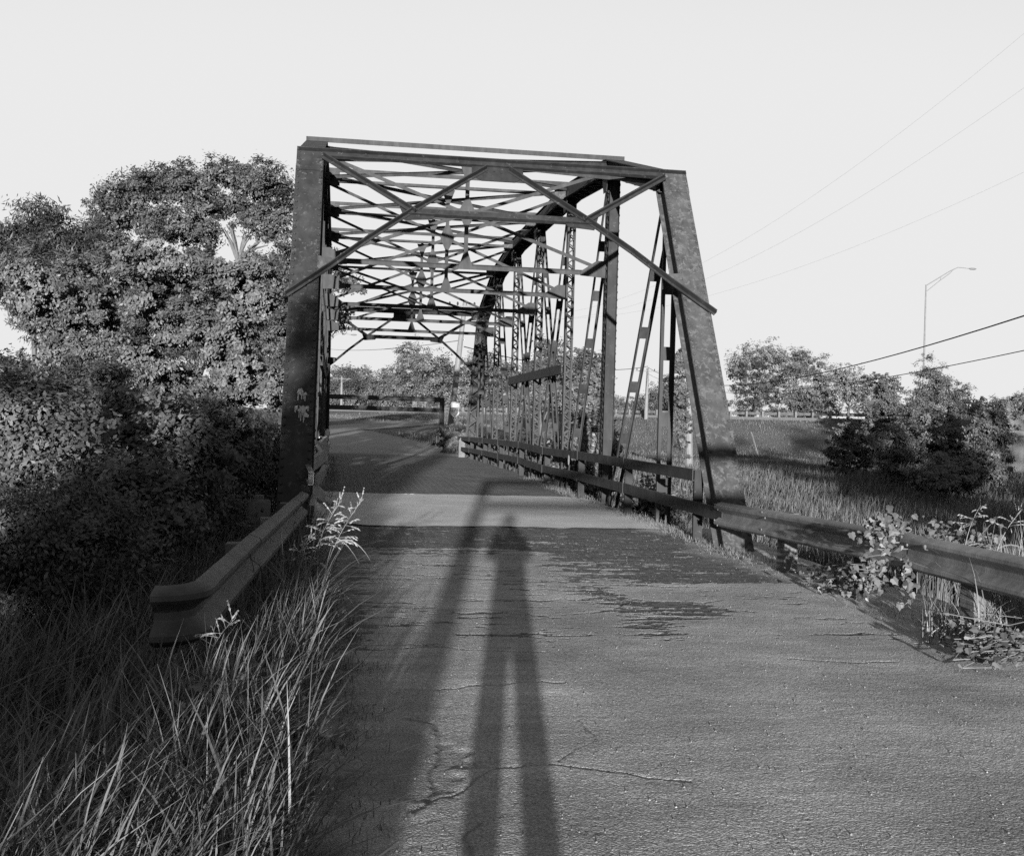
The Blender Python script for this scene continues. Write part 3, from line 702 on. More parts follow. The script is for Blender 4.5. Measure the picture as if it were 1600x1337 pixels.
# highway guardrail on the embankment
hg = thing('guardrail', (E2[0], E2[1], 3.0), 'long highway guardrail on short posts along the far embankment crest', 'guardrail')
mb = MB(); q0, q1 = -74, 60
hp = [tuple(list(E2+ED*q+EN*.6)+[3.62]) for q in np.linspace(q0, q1, 40)]
mbw = MB(); wbeam(mbw, hp, 1); mbw.build('rail_beam', M['rail'], hg)
pm = None
for k, q in enumerate(np.arange(q0, q1, 1.93)):
    c = E2+ED*q+EN*.78
    if pm is None:
        mb = MB(); mb.box((c[0], c[1], 3.3), (.2, .2, 1.1)); pm = mb.build('post', M['post_pale'], hg, at=None); base0 = np.array(c)
    else:
        o = pm.copy(); COL.objects.link(o); o.parent = hg; o.location = (float(c[0]-base0[0]), float(c[1]-base0[1]), 0)

kq = [tuple(E2+ED*q+EN*1.3) for q in np.linspace(-130, 60, 60)]; mb = MB()
for a, b_ in zip(kq[:-1], kq[1:]): mb.bar((a[0], a[1], float(zt(*a))+.10), (b_[0], b_[1], float(zt(*b_))+.10), .35, .30, (0, 0, 1))
tag(mb.build('highway_kerb', M['wood']), kind='structure')

# ------------------------------------------------------------------ height limit gates
def gate(yc, xl, xr, zg, ztop, zlow, label, leftgap=0):
    g = thing('height_barrier', (xl, yc, zg), label, 'barrier')
    for x in (xl, xr):
        mb = MB(); mb.box((x, yc, (zg-.4+ztop)/2), (.22, .2, ztop-zg+.4)); mb.build('post', M['gate'], g)
    for z in (ztop-.1, zlow):
        mb = MB(); mb.bar((xl+.11, yc, z), (xr-.11, yc, z), .16, .23, (0, 1, 0))
        mb.build('cross_beam', M['gate'], g)
    mb = MB()
    for k in range(1, 4):
        x = xl+(xr-xl)*k/4+.1; mb.bar((x, yc, zlow+.1), (x, yc, ztop-.2), .03, .03)
    mb.build('hanging_rod', M['gate'], g)
zg = float(zt(5.2, 57.8)); gate(57.8, -1.4, 5.25, zg, 2.93, 2.30, 'dark steel height limit frame across the road beyond the bridge')
gate(-6.0, -1.42, 5.9, 0, 3.27, 2.50, 'dark steel height limit frame behind the photographer, seen by its shadow on the road')

# ------------------------------------------------------------------ foliage
def rng_(seed): return np.random.default_rng(seed)
def leafquads(C, N, L, asp, rng, droop=0.0):
    n_ = len(C); t = rng.normal(size=(n_, 3)); t[:, 2] -= droop; t -= (t*N).sum(1)[:, None]*N; t /= np.linalg.norm(t, axis=1)[:, None]+1e-9
    b_ = np.cross(N, t); l_ = (L*rng.uniform(.6, 1.35, n_))[:, None]
    fold = N*l_*.08
    V = np.stack([C-t*l_*.5, C-t*l_*.05+b_*l_*asp*.5-fold, C+t*l_*.5, C-t*l_*.05-b_*l_*asp*.5-fold], 1).reshape(-1, 3)
    return V, np.arange(n_*4).reshape(-1, 4)
def crown_pts(blobs, n_, rng, clump, per, shell=.22, sub=5):
    B = np.array(blobs, float); w = (B[:, 3]*B[:, 4]+B[:, 4]*B[:, 5]+B[:, 3]*B[:, 5]); w /= w.sum()
    nb = max(4, int(n_/(per*sub))); k = rng.choice(len(B), nb, p=w)
    d = rng.normal(size=(nb, 3)); d /= np.linalg.norm(d, axis=1)[:, None]
    rad = np.clip(1-np.abs(rng.normal(size=nb))*shell, .1, 1.04)
    bough = B[k, :3]+d*B[k, 3:6]*rad[:, None]; bs_ = rng.uniform(.6, 1.4, nb)*clump
    i = np.repeat(np.arange(nb), sub); cc = bough[i]+rng.normal(size=(len(i), 3))*np.array([.55, .55, .38])*bs_[i][:, None]
    j = np.repeat(np.arange(len(cc)), per); s = rng.uniform(.5, 1.2, len(cc))
    off = rng.normal(size=(len(j), 3))*np.array([1, 1, .7])*clump*.26*s[j][:, None]
    return cc[j]+off, d[i][j], cc
def foliage(name, blobs, n_, L, mat, parent, seed, clump=.5, per=40, asp=.5, shell=.22, droop=.3, zmin=None):
    rng = rng_(seed); C, d, cc = crown_pts(blobs, n_, rng, clump, per, shell)
    if zmin is not None:
        k = C[:, 2] > zmin; C, d = C[k], d[k]
    N = d*1.0+rng.normal(size=C.shape)*.38+np.array([0, -.2, .35]); N /= np.linalg.norm(N, axis=1)[:, None]
    V, Fq = leafquads(C, N, L, asp, rng, droop)
    return np_mesh(name, V, Fq, mat, parent)
def trunk(parent, base, blobs, r, mat, seed, name='trunk', limbs=4, split=.35):
    rng = random.Random(seed); base = np.array(base, float); mb = MB()
    tops = [np.array(b_[:3]) for b_ in blobs]; zt2 = max(t[2] for t in tops); cen = np.mean(tops, 0)
    fork = base+(cen-base)*split; fork[2] = base[2]+(zt2-base[2])*split
    pts = [base-[0, 0, .3], base+(fork-base)*.5+[rng.uniform(-.1, .1)*r*4, rng.uniform(-.1, .1)*r*4, 0], fork]
    mb.tube(pts, [r*1.25, r*.95, r*.8], 9)
    ml = limbs
    if len(tops) > ml: tops = sorted(tops, key=lambda q_: math.atan2(q_[2]-fork[2], q_[0]-fork[0]))[::max(1, len(tops)//ml)][:ml]
    for t in tops:
        t = fork+(t-fork)*.86
        m1 = fork+(t-fork)*.5+np.array([rng.uniform(-.5, .5), rng.uniform(-.5, .5), rng.uniform(-.3, .6)])*np.linalg.norm(t-fork)*.35
        mb.tube([fork, m1, t], [r*.42, r*.26, r*.08], 6)
        for q in range(4):
            b0 = m1+(t-m1)*rng.uniform(.2, .9); e = t+np.array([rng.uniform(-1, 1), rng.uniform(-1, 1), rng.uniform(-.6, .5)])*np.array(blobs[0][3:6])*.45
            mb.tube([b0, (b0+e)/2+np.array([0, 0, .1]), e], [r*.2, r*.13, r*.05], 5)
    return mb.build(name, mat, parent)
def tree(name, base, blobs, n_, L, mat, label, cat, seed, r=.2, bark='bark', group=None, clump=.5, per=40, asp=.5, shell=.22, droop=.3, split=.35, crown='crown', limbs=4):
    base = np.array(base, float); t = thing(name, base, label, cat, group)
    blobs = [tuple(np.array(b_[:3])+base)+tuple(b_[3:]) for b_ in blobs]
    foliage(crown, blobs, n_, L, M[mat], t, seed, clump, per, asp, shell, droop, base[2]-.1)
    trunk(t, base, blobs, r, M[bark], seed, 'trunk' if cat != 'shrub' else 'stem', limbs, split)
    return t
def pxtree(name, px, D, blobpx, n_, L, mat, label, cat, seed, ydepth=None, **kw):
    """blobpx: (px, py, half width px, half height px) at depth D; the ground is where the terrain is"""
    P = un(px, 660, D); g = float(zt(P[0], P[1])); base = np.array([P[0], P[1], g]); bl = []
    rng = random.Random(seed)
    for (bx, by, rw, rh) in blobpx:
        q = un(bx, by, D)-base; k = D/FPX; dy = (ydepth or .8*rw*k)
        o = rng.uniform(-.6, .6)*dy; q = q+np.array([math.sin(PSI), math.cos(PSI), 0])*o
        bl.append((q[0], q[1], q[2], rw*k, max(.6*rw*k, dy), rh*k))
    return tree(name, base, bl, n_, L, mat, label, cat, seed, **kw)

# big trees left of the bridge
pxtree('broadleaf_tree', 330, 44, [(180, 325, 34, 26), (215, 300, 40, 28), (262, 288, 34, 26), (300, 300, 30, 20), (335, 272, 36, 22), (385, 280, 34, 22), (425, 292, 36, 26), (450, 325, 30, 30), (170, 375, 34, 26), (235, 345, 36, 20), (330, 330, 30, 20), (300, 365, 50, 18), (420, 350, 26, 18), (385, 335, 26, 18), (362, 318, 18, 14), (455, 395, 22, 24), (425, 410, 26, 18), (452, 460, 30, 40), (526, 400, 12, 16), (536, 440, 14, 12), (524, 500, 12, 24), (440, 540, 50, 60), (300, 470, 80, 40)],
       110000, .13, 'leaf_big', 'tall broad crowned tree rising behind the left end post of the bridge', 'tree', 11, r=.34, bark='bark', clump=.55, per=55, shell=.28, split=.45, limbs=8)
pxtree('feathery_tree', 55, 38, [(66, 338, 13, 20), (68, 372, 30, 32), (112, 392, 40, 30), (28, 398, 30, 26), (60, 440, 66, 40), (130, 440, 60, 50), (8, 400, 18, 16)],
       42000, .2, 'leaf_dark', 'dark feathery leaved tree at the far left edge of the photo', 'tree', 12, r=.25, clump=.8, per=36, asp=.22, droop=.9)
rl = random.Random(77); LT = [(62, 440, 34, 28), (95, 445, 44, 32), (150, 425, 46, 30), (205, 415, 48, 30), (262, 420, 44, 30), (315, 430, 42, 30), (365, 445, 40, 34), (415, 440, 30, 34)]
LT += [(130, 540, 100, 80), (300, 545, 95, 80), (220, 620, 120, 60)]
for q in range(46):
    LT.append((rl.uniform(72, 425), rl.uniform(460, 660), rl.uniform(26, 52), rl.uniform(20, 38)))
pxtree('leafy_tree', 215, 24, LT,
       250000, .085, 'leaf_mid', 'dense leafy tree filling the left bank in front of the taller trees', 'tree', 13, r=.22, clump=.3, per=75, asp=.5, shell=.16, ydepth=1.3, droop=.7)
sh = [(40, 690, 9.5, 95, 110, 'big dark bush with long pale stems at the left edge of the photo', .10),
      (150, 650, 12.5, 75, 100, 'upright dark bush second from the left edge of the photo', .10),
      (262, 720, 11.5, 85, 90, 'dark bush with a few broad pale leaves left of the guardrail', .12),
      (330, 690, 16, 80, 80, 'dark shrub in deep shade between the leafy tree and the guardrail', .11),
      (400, 720, 18.5, 50, 75, 'wispy shrub growing against the left end post', .09),
      (170, 790, 9.0, 90, 60, 'low dark bush behind the grass at the left', .10),
      (-25, 620, 20, 50, 46, 'shaded bush below the sky gap at the left edge', .14),
      (35, 850, 8.0, 70, 60, 'lowest weedy bush at the left edge beside the tall grass', .07), (130, 850, 8.2, 60, 50, 'weedy bush between the tall grass and the leftmost bushes', .07),
      (300, 800, 12.2, 70, 46, 'low weedy bush directly behind the flared guardrail', .08)]
for k, (px, py, D, rw, rh, lab, L) in enumerate(sh):
    pxtree('shrub', px, D, [(px-rw*.3, py+rh*.1, rw*.7, rh*.8), (px+rw*.35, py, rw*.65, rh*.75), (px, py-rh*.35, rw*.6, rh*.6), (px, py+rh*.6, rw, rh*.7)], 34000, L*.55, 'leaf_shrub', lab, 'shrub', 30+k, r=.03, clump=.26, per=40, shell=.3, split=.2, crown='foliage')
pxtree('dark_tree', -10, 60, [(-10, 605, 44, 34), (35, 590, 30, 20)], 7000, .4, 'leaf_dark', 'dark far tree peeping below the sky gap at left', 'tree', 45, r=.2, clump=1.0, per=30)

# far trees beyond the bridge and highway
far = [(533, 620, 215, 26, 34), (570, 610, 220, 30, 34), (612, 606, 215, 30, 36), (690, 596, 190, 34, 50), (742, 600, 190, 30, 46), (780, 606, 195, 26, 42),
       (835, 604, 180, 32, 50), (872, 600, 175, 26, 54), (962, 640, 200, 30, 22), (1000, 634, 205, 30, 28), (1040, 622, 200, 28, 36), (1085, 630, 190, 30, 32), (1120, 636, 190, 26, 28)]
protos = []
for k, (px, py, D, rw, rh) in enumerate(far[:3]):
    protos.append(pxtree('treeline_tree', px, D, [(px-rw*.3, py+rh*.2, rw*.7, rh*.8), (px+rw*.4, py+rh*.1, rw*.7, rh*.7), (px, py-rh*.35, rw*.6, rh*.6), (px+rw*.1, py+rh*.7, rw*1.1, rh*.6)], 14000, .4, 'leaf_far',
                  'leafy tree in the even treeline beyond the far road', 'tree', 50+k, r=.25, clump=1.6, per=30, shell=.2, group='treeline beyond the far road'))
for k, (px, py, D, rw, rh) in enumerate(far[3:]):
    P = un(px, 660, D); o = dup(protos[k % 3], (P[0], P[1], float(zt(P[0], P[1]))), rz=k*1.3)
    s = rh/36*D/216; o.scale = (s, s, s)
rg2 = random.Random(5)
for k in range(16):
    px = 470+k*42+rg2.uniform(-12, 12); D = 260+rg2.uniform(-15, 30); P = un(px, 660, D)
    o = dup(protos[k % 3], (P[0], P[1], float(zt(P[0], P[1]))), rz=k*.9); s = rg2.uniform(.9, 1.15)*(1.05 if px < 800 else .72); o.scale = (s*1.3, s*1.3, s)
pxtree('tall_tree', 648, 185, [(640, 560, 22, 24), (660, 566, 22, 22), (632, 590, 22, 22), (665, 596, 26, 24), (650, 620, 34, 30)], 14000, .36, 'leaf_far', 'tallest tree of the far treeline, pale forked trunk showing', 'tree', 71, r=.45, bark='bark_pale', clump=1.3, per=30)
pxtree('loose_tree', 922, 100, [(905, 585, 24, 40), (932, 580, 18, 34), (918, 630, 30, 34)], 8000, .32, 'leaf_far', 'airy tree seen between the first laced posts of the right truss', 'tree', 72, r=.2, clump=.8, per=30)
pxtree('loose_tree', 850, 105, [(838, 600, 22, 42), (862, 610, 20, 40), (815, 620, 20, 34)], 7000, .32, 'leaf_far', 'airy tree seen through the laced posts at mid bridge', 'tree', 73, r=.2, clump=.8, per=30)

# right hand trees
pxtree('pale_tree', 1175, 136, [(1165, 560, 28, 24), (1150, 575, 16, 30), (1205, 555, 34, 22), (1240, 565, 30, 26)], 7500, .24, 'leaf_pale', 'thin pale crowned tree sticking out above the dark cedar', 'tree', 80, r=.2, bark='bark_pale', clump=.9, per=18, shell=.4)
pxtree('cedar_tree', 1190, 128, [(1185, 600, 40, 36), (1190, 630, 42, 34), (1175, 575, 24, 16), (1205, 580, 22, 20), (1160, 640, 24, 30)], 26000, .2, 'leaf_dark', 'dark round cedar on the embankment right of the end post', 'tree', 81, r=.2, clump=.7, per=40, asp=.3)
pxtree('leafy_tree', 1265, 126, [(1255, 600, 40, 36), (1280, 600, 28, 40), (1240, 640, 40, 26), (1275, 640, 40, 24), (1250, 570, 24, 22)], 26000, .2, 'leaf_far', 'mid grey leafy tree right beside the dark round cedar', 'tree', 82, r=.22, clump=.8, per=36)
pxtree('loose_tree', 1325, 132, [(1320, 590, 24, 22), (1310, 620, 28, 26), (1345, 625, 30, 28), (1340, 600, 20, 18)], 9000, .24, 'leaf_pale', 'sparse see-through tree between the leafy tree and the box sign', 'tree', 83, r=.16, clump=.9, per=20, shell=.35)
pxtree('slender_tree', 1372, 110, [(1366, 575, 12, 12), (1372, 592, 18, 10), (1388, 605, 14, 14), (1370, 625, 26, 22), (1395, 612, 10, 10)], 4200, .28, 'leaf_far', 'slender tufted tree left of the tall street lamp', 'tree', 84, r=.12, clump=.6, per=24)
pxtree('pointed_tree', 1462, 88, [(1452, 572, 12, 16), (1455, 592, 22, 16), (1462, 612, 32, 20), (1468, 636, 42, 26), (1430, 640, 30, 30), (1492, 620, 18, 22)], 26000, .15, 'leaf_far', 'pointed tree standing behind the foot of the street lamp', 'tree', 85, r=.2, clump=.6, per=34)
pxtree('bushy_tree', 1520, 92, [(1505, 640, 24, 20), (1525, 636, 24, 14), (1515, 660, 40, 20)], 8000, .26, 'leaf_dark', 'low bushy tree right of the pointed tree', 'tree', 86, r=.15, clump=.6, per=30)
pxtree('bushy_tree', 1590, 110, [(1570, 638, 24, 24), (1600, 628, 32, 26), (1640, 630, 40, 26), (1560, 650, 20, 14)], 9000, .3, 'leaf_far', 'brushy tree top behind the pale wall at the right edge', 'tree', 87, r=.15, clump=.7, per=30, asp=.25)
rs = [(1330, 690, 62, 40, 34, 'small shaded shrub at the foot of the grassy slope'), (1385, 660, 58, 50, 46, 'dark shrub below the box sign on the slope'), (1440, 690, 52, 60, 52, 'big dark shrub with a paler leafy patch at its left side'),
      (1500, 690, 50, 60, 56, 'big dark shrub at the centre of the right hand thicket'), (1545, 690, 46, 30, 50, 'rightmost dark shrub next to the pale wall'), (1480, 735, 44, 56, 20, 'low scrub along the front foot of the right hand thicket')]
for k, (px, py, D, rw, rh, lab) in enumerate(rs):
    pxtree('shrub', px, D, [(px-rw*.35, py+rh*.1, rw*.65, rh*.7), (px+rw*.35, py+rh*.05, rw*.65, rh*.75), (px+rw*.05, py-rh*.4, rw*.6, rh*.6), (px, py+rh*.7, rw, rh*.7)], 26000, .12, ('leaf_pale', 'leaf_mid', 'leaf_pale')[k % 3], lab, 'shrub', 90+k, r=.06, clump=.34, per=40, split=.2, crown='foliage')
pxtree('shrub', 1400, 50, [(1392, 690, 26, 20), (1405, 710, 26, 22), (1395, 730, 20, 14)], 7000, .14, 'leaf_far', 'paler leafy bush in front of the dark thicket on the right', 'shrub', 99, r=.04, clump=.5, per=30, split=.2, crown='foliage')
bs = [(712, 690, 50, 18, 24, 'leafy bush at the far right end of the bridge', 3500, .2), (930, 690, 30, 26, 44, 'pale leafy bush growing up beside the second truss post', 6000, .13), (1020, 800, 23, 34, 30, 'rounded weedy bush below the bridge railing', 6000, .09), (905, 750, 27, 30, 26, 'weeds below the railing beside the laced posts', 5000, .1), (850, 720, 36, 30, 24, 'bush below the railing at mid bridge', 5000, .14)]
for k, (px, py, D, rw, rh, lab, nn, L) in enumerate(bs):
    pxtree('shrub', px, D, [(px-rw*.3, py, rw*.7, rh*.8), (px+rw*.35, py+rh*.2, rw*.65, rh*.7), (px, py-rh*.4, rw*.5, rh*.6)], nn, L, 'leaf_pale' if k in (1, 2) else 'leaf_far', lab, 'shrub', 110+k, r=.03, clump=.4, per=26, split=.2, crown='foliage')

# trees behind the viewer: their shade lies over both verges
bt = [(-6.6, -25, 7.3, .4, 'slim tree behind the photographer shading the left end post'), (-8.2, -26, 6.0, .8, 'thin leaved tree behind the photographer beside the slim one'), (-14.5, -27, 5.0, 3.0, 'low wide tree behind the photographer on the left bank'), (-20.5, -24, 4.6, 3.4, 'farther low tree behind the photographer on the left bank'),
      (12.6, -24, 8.8, 2.8, 'small tree behind the photographer on the right verge'), (18, -27, 12.5, 3.2, 'mid height tree behind the photographer on the right'), (24.5, -27, 14.0, 4.4, 'tallest tree behind the photographer on the right'), (33, -27, 15, 5.0, 'wide tree behind the photographer far to the right'), (43, -25, 9, 4.2, 'outermost tree behind the photographer on the right')]
for k, (x, y, h, r, lab) in enumerate(bt):
    g = float(zt(x, y)); hh = h-g
    tree('verge_tree', (x, y, g), [(0, 0, hh*.62, r, r, hh*.34), (r*.5, .4, hh*.45, r*.6, r*.7, hh*.3), (-r*.5, -.4, hh*.42, r*.6, r*.7, hh*.3), (.2, 0, hh*.85, r*.55, r*.55, hh*.17), (0, .3, hh*.2, r*.8, r*.8, hh*.2)], 750 if k == 1 else 9000 if k == 0 else 16000, .34 if k else .2, 'leaf_big', lab, 'tree', 130+k, r=.2, clump=.25 if k == 0 else .5 if k == 1 else .8, per=14 if k < 2 else 28)
for k, (x, y, h, r, lab) in enumerate(((-3.2, -4.2, 2.3, 1.05, 'waist high bush beside the road behind the photographer'), (-5.0, -6.5, 2.4, 1.5, 'taller bush left of the road behind the photographer'), (-4.9, -11.5, 2.7, 1.3, 'bush beside the height frame behind the photographer'))):
    g = float(zt(x, y))
    tree('shrub', (x, y, g), [(0, 0, (h-g)*.5, r, r, (h-g)*.5), (r*.3, .2, (h-g)*.75, r*.6, r*.6, (h-g)*.25)], (16000, 2600, 6000)[k], .12, 'leaf_shrub', lab, 'shrub', 150+k, r=.04, clump=.35, per=26, split=.2, crown='foliage')

# ------------------------------------------------------------------ grass
def blades(name, P, hgt, wid, lean, mat, parent=None, seed=0, seg=4, curl=.55, at=None):
    rng = rng_(seed); n_ = len(P); P = np.asarray(P, float)
    ang = rng.uniform(0, 2*math.pi, n_); ln = np.stack([np.cos(ang), np.sin(ang)], 1)*rng.uniform(.05, curl, n_)[:, None]+np.array(lean)
    hgt = np.asarray(hgt)*np.ones(n_); wid = np.asarray(wid)*np.ones(n_)
    sd = np.stack([-np.sin(ang+rng.normal(size=n_)*.6), np.cos(ang+rng.normal(size=n_)*.6), np.zeros(n_)], 1)
    V = []
    for k in range(seg+1):
        t = k/seg; w = wid*(1-t)**.7*.5+.0004
        c = P.copy(); c[:, :2] += ln*(hgt*t**2.0)[:, None]; c[:, 2] += hgt*(t-.35*t*t*np.linalg.norm(ln, axis=1))
        V.append(c-sd*w[:, None]); V.append(c+sd*w[:, None])
    V = np.stack(V, 1).reshape(-1, 3); i = (np.arange(n_)*(2*(seg+1)))[:, None]
    Fq = np.concatenate([np.concatenate([i+2*k, i+2*k+1, i+2*k+3, i+2*k+2], 1) for k in range(seg)])
    return np_mesh(name, V, Fq, mat, parent, at=at)
rng = rng_(301)
# left verge
n_ = 34000; X = -.05-np.where(rng.uniform(0, 1, n_) < .72, rng.gamma(1.6, .95, n_), rng.uniform(2, 8.5, n_)); Y = rng.uniform(2.3, 15, n_)
cl = fbm(X*1.4, Y*1.4, 3, 91); k = (X > -9) & (cl+rng.uniform(0, .35, n_) > .52); X, Y = X[k], Y[k]
lim_ = -.05+.28*(fbm(Y*1.3, Y*0, 3, 94)-.5)*2-.25*sstep(9, 12, Y); k = X < lim_; X, Y = X[k], Y[k]
hh = (.34+.52*fbm(X*.9, Y*.9, 2, 96))*rng.uniform(.55, 1.25, len(X))*(1+.25*sstep(-.8, -2.5, X))*(1-.25*np.exp(-((X+.75)/.35)**2)*sstep(5.6, 6.2, Y))*(1+.35*sstep(-1.0, -2.2, X)*sstep(4, 8, Y))*(1+.22*np.exp(-((X+.85)/.5)**2-((Y-5.3)/.5)**2))
tag(blades('verge_grass', np.stack([X, Y, zt(X, Y)-.02], 1), hh, rng.uniform(.007, .021, len(X)), (.17, .04), M['grass'], seed=302, seg=5, curl=1.0), 'tall uncut grass on the left verge beside the road', 'grass', kind='stuff')
# right field
n_ = 90000; D = 13+70*rng.uniform(0, 1, n_)**1.6; px = rng.uniform(880, 1680, n_); P = np.array([0, 0, H])+D[:, None]*(Fw+((px-800)/FPX)[:, None]*Rt); X, Y = P[:, 0], P[:, 1]
k = (X > 6.6+.2*np.maximum(0, 14-Y)*0) & (hs(X, Y) > 26); X, Y, D = X[k], Y[k], D[k]
hh = (.42+.62*fbm(X*.35, Y*.35, 3, 97))*rng.uniform(.6, 1.2, len(X))*(1-.5*sstep(55, 80, D))
tag(blades('field_grass', np.stack([X, Y, zt(X, Y)-.02], 1), hh, .010+.0007*D, (.12, .1), M['grass_lit'], seed=303, seg=3, curl=.55), 'rough tall grass filling the low field right of the bridge', 'grass', kind='stuff')
n_ = 16000; X = rng.uniform(-12, 18, n_); Y = rng.uniform(46.5, 78, n_); k = (np.abs(X-2.2+np.maximum(0, Y-60)*.14) > 3.1); X, Y = X[k], Y[k]
tag(blades('roadside_grass', np.stack([X, Y, zt(X, Y)-.02], 1), rng.uniform(.12, .42, len(X)), .035, (.1, .1), M['grass_lit'], seed=304, seg=3), 'short roadside grass beyond the far end of the bridge', 'grass', kind='stuff')
n_ = 60000; q = rng.uniform(-60, 45, n_); s_ = rng.uniform(2, 30, n_); X = E2[0]+ED[0]*q+EN[0]*s_; Y = E2[1]+ED[1]*q+EN[1]*s_
k = fbm(X*.25, Y*.25, 4, 92)+rng.uniform(-.15, .15, n_) > .42; X, Y = X[k], Y[k]
tag(blades('slope_grass', np.stack([X, Y, zt(X, Y)-.02], 1), rng.uniform(.08, .34, len(X))*(.5+fbm(X*.5, Y*.5, 3, 93)), .05, (.1, .1), M['grass_lit'], seed=307, seg=2), 'short grass covering the highway embankment slope', 'grass', kind='stuff')
# straw and weeds on the right road edge and deck edge
n_ = 9000; Y = 7.5+22*rng.uniform(0, 1, n_)**1.2; X = np.where(Y < 13.5, 5.35+rng.normal(size=n_)*.22, 5.02+rng.normal(size=n_)*.13)
k = fbm(X*0+3, Y*1.1, 3, 98)+rng.uniform(-.2, .2, n_) > .45; X, Y = X[k], Y[k]
Z = np.where(X < 5.2, zr(Y)+.01, zt(X, Y)); Z = np.maximum(Z, zr(Y)+.02*(X < 5.5))
tag(blades('edge_straw', np.stack([X, Y, Z], 1), rng.uniform(.02, .085, len(X)), .006, (0, 0), M['straw'], seed=305, seg=3, curl=1.5), 'dry straw and weeds along the right edge of the road', 'grass', kind='stuff')
n_ = 7000; Y = rng.uniform(2.5, 13, n_); X = -.02+.28*(fbm(Y*1.3, Y*0, 3, 94)-.5)*2-.25*sstep(9, 12, Y)+np.abs(rng.normal(size=n_))*.17-.1; k = fbm(X*3, Y*2, 3, 61)+rng.uniform(-.25, .25, n_) > .5; X, Y = X[k], Y[k]
tag(blades('verge_litter', np.stack([X, Y, zr(Y)+.012], 1), rng.uniform(.02, .09, len(X)), .005, (.1, 0), M['straw'], seed=308, seg=3, curl=1.8), 'dead grass litter along the left edge of the road', 'grass', kind='stuff')
n_ = 3000; Y = rng.uniform(9, 40, n_); X = -.12+rng.normal(size=n_)*.1; k = fbm(X*0+9, Y*.9, 3, 99)+rng.uniform(-.2, .2, n_) > .5; X, Y = X[k], Y[k]
tag(blades('gutter_weeds', np.stack([X, Y, zr(Y)+.01], 1), rng.uniform(.04, .2, len(X)), .007, (.1, 0), M['grass'], seed=306, seg=3, curl=1.0), 'low weeds along the left gutter of the bridge deck', 'grass', kind='stuff')

# seeding grass stalks
def stalk(base, tip, label, seed, n_heads=36, leaves=3, headlen=.38, drift=1):
    rg = random.Random(seed); base = np.array(base, float); tip = np.array(tip, float)
    t = thing('seeding_grass', base, label, 'grass plant', 'seeding grass stalks')
    L = np.linalg.norm(tip-base); bend = np.array([-.06*L*drift, 0, .02]); pts = [base+(tip-base)*q+bend*4*q*(1-q) for q in np.linspace(0, 1, 8)]
    mb = MB(); mb.tube(pts, [.0045-.003*q for q in np.linspace(0, 1, 8)], 5); mb.build('stem', M['seed'], t)
    V, Fs = [], []
    for k in range(n_heads):
        q = 1-headlen*(k/n_heads)**.9; c = base+(tip-base)*q+bend*4*q*(1-q); a = rg.uniform(0, 6.28); spread = .025+.17*(k/n_heads)
        d = np.array([math.cos(a)*spread*.8, math.sin(a)*spread*.6, .06-.05*(k/n_heads)+rg.uniform(-.05, .045)]); e = c+d
        for j in range(3):
            p = c+d*(.45+.27*j); w = .0058; l_ = .027+.010*rg.random(); dd = d/np.linalg.norm(d)*l_+np.array([0, 0, -.009*j-.004])
            s_ = np.cross(dd, [0, 1., .2]); s_ = s_/np.linalg.norm(s_)*w; i = len(V)
            V += [p, p+dd*.5+s_, p+dd, p+dd*.5-s_]; Fs.append((i, i+1, i+2, i+3))
        s_ = np.array([.0008, 0, .0008]); i = len(V); V += [c-s_, c+s_, e+s_, e-s_]; Fs.append((i, i+1, i+2, i+3))
    np_mesh('seed_head', np.array(V), np.array(Fs), M['seed'], t)
    for k in range(leaves):
        q = .25+.2*k; c = base+(tip-base)*q+bend*4*q*(1-q); a = (1 if k % 2 == 0 else -.6)*rg.uniform(.8, 1.1); Lf = rg.uniform(.3, .45); V, Fs = [], []
        for j in range(8):
            u = j/7; p = c+np.array([a*Lf*u*.85, -.05*u, Lf*(.55*u-.95*u*u)]); w = .006*(1-u)**.5+.0006; V += [p+[0, 0, w], p-[0, 0, w]]
        for j in range(7): Fs.append((2*j, 2*j+1, 2*j+3, 2*j+2))
        np_mesh('leaf', np.array(V), np.array(Fs), M['vine'], t)
    return t
stalk(gp(498, 970), un(565, 782, 8.6), 'tallest seeding grass stalk leaning over the left road edge', 1)
stalk(gp(482, 960), un(533, 782, 8.8), 'seeding grass stalk just left of the tallest one at the road edge', 2)
stalk(gp(462, 955), un(486, 838, 8.7), 'shorter seeding stalk beside the left guardrail', 3, 18)
stalk(gp(330, 1100, .0), un(368, 965, 5.6), 'short seeding stalk in front of the flared guardrail end', 4, 14, 2)
b0 = un(1505, 880, 9.6); stalk(b0, un(1532, 790, 9.5), 'seeding stalk rising behind the right guardrail', 5, 16, 1)
b0 = un(1552, 880, 9.2); stalk(b0, un(1594, 800, 9.2), 'seeding stalk at the right edge behind the guardrail', 6, 16, 1)

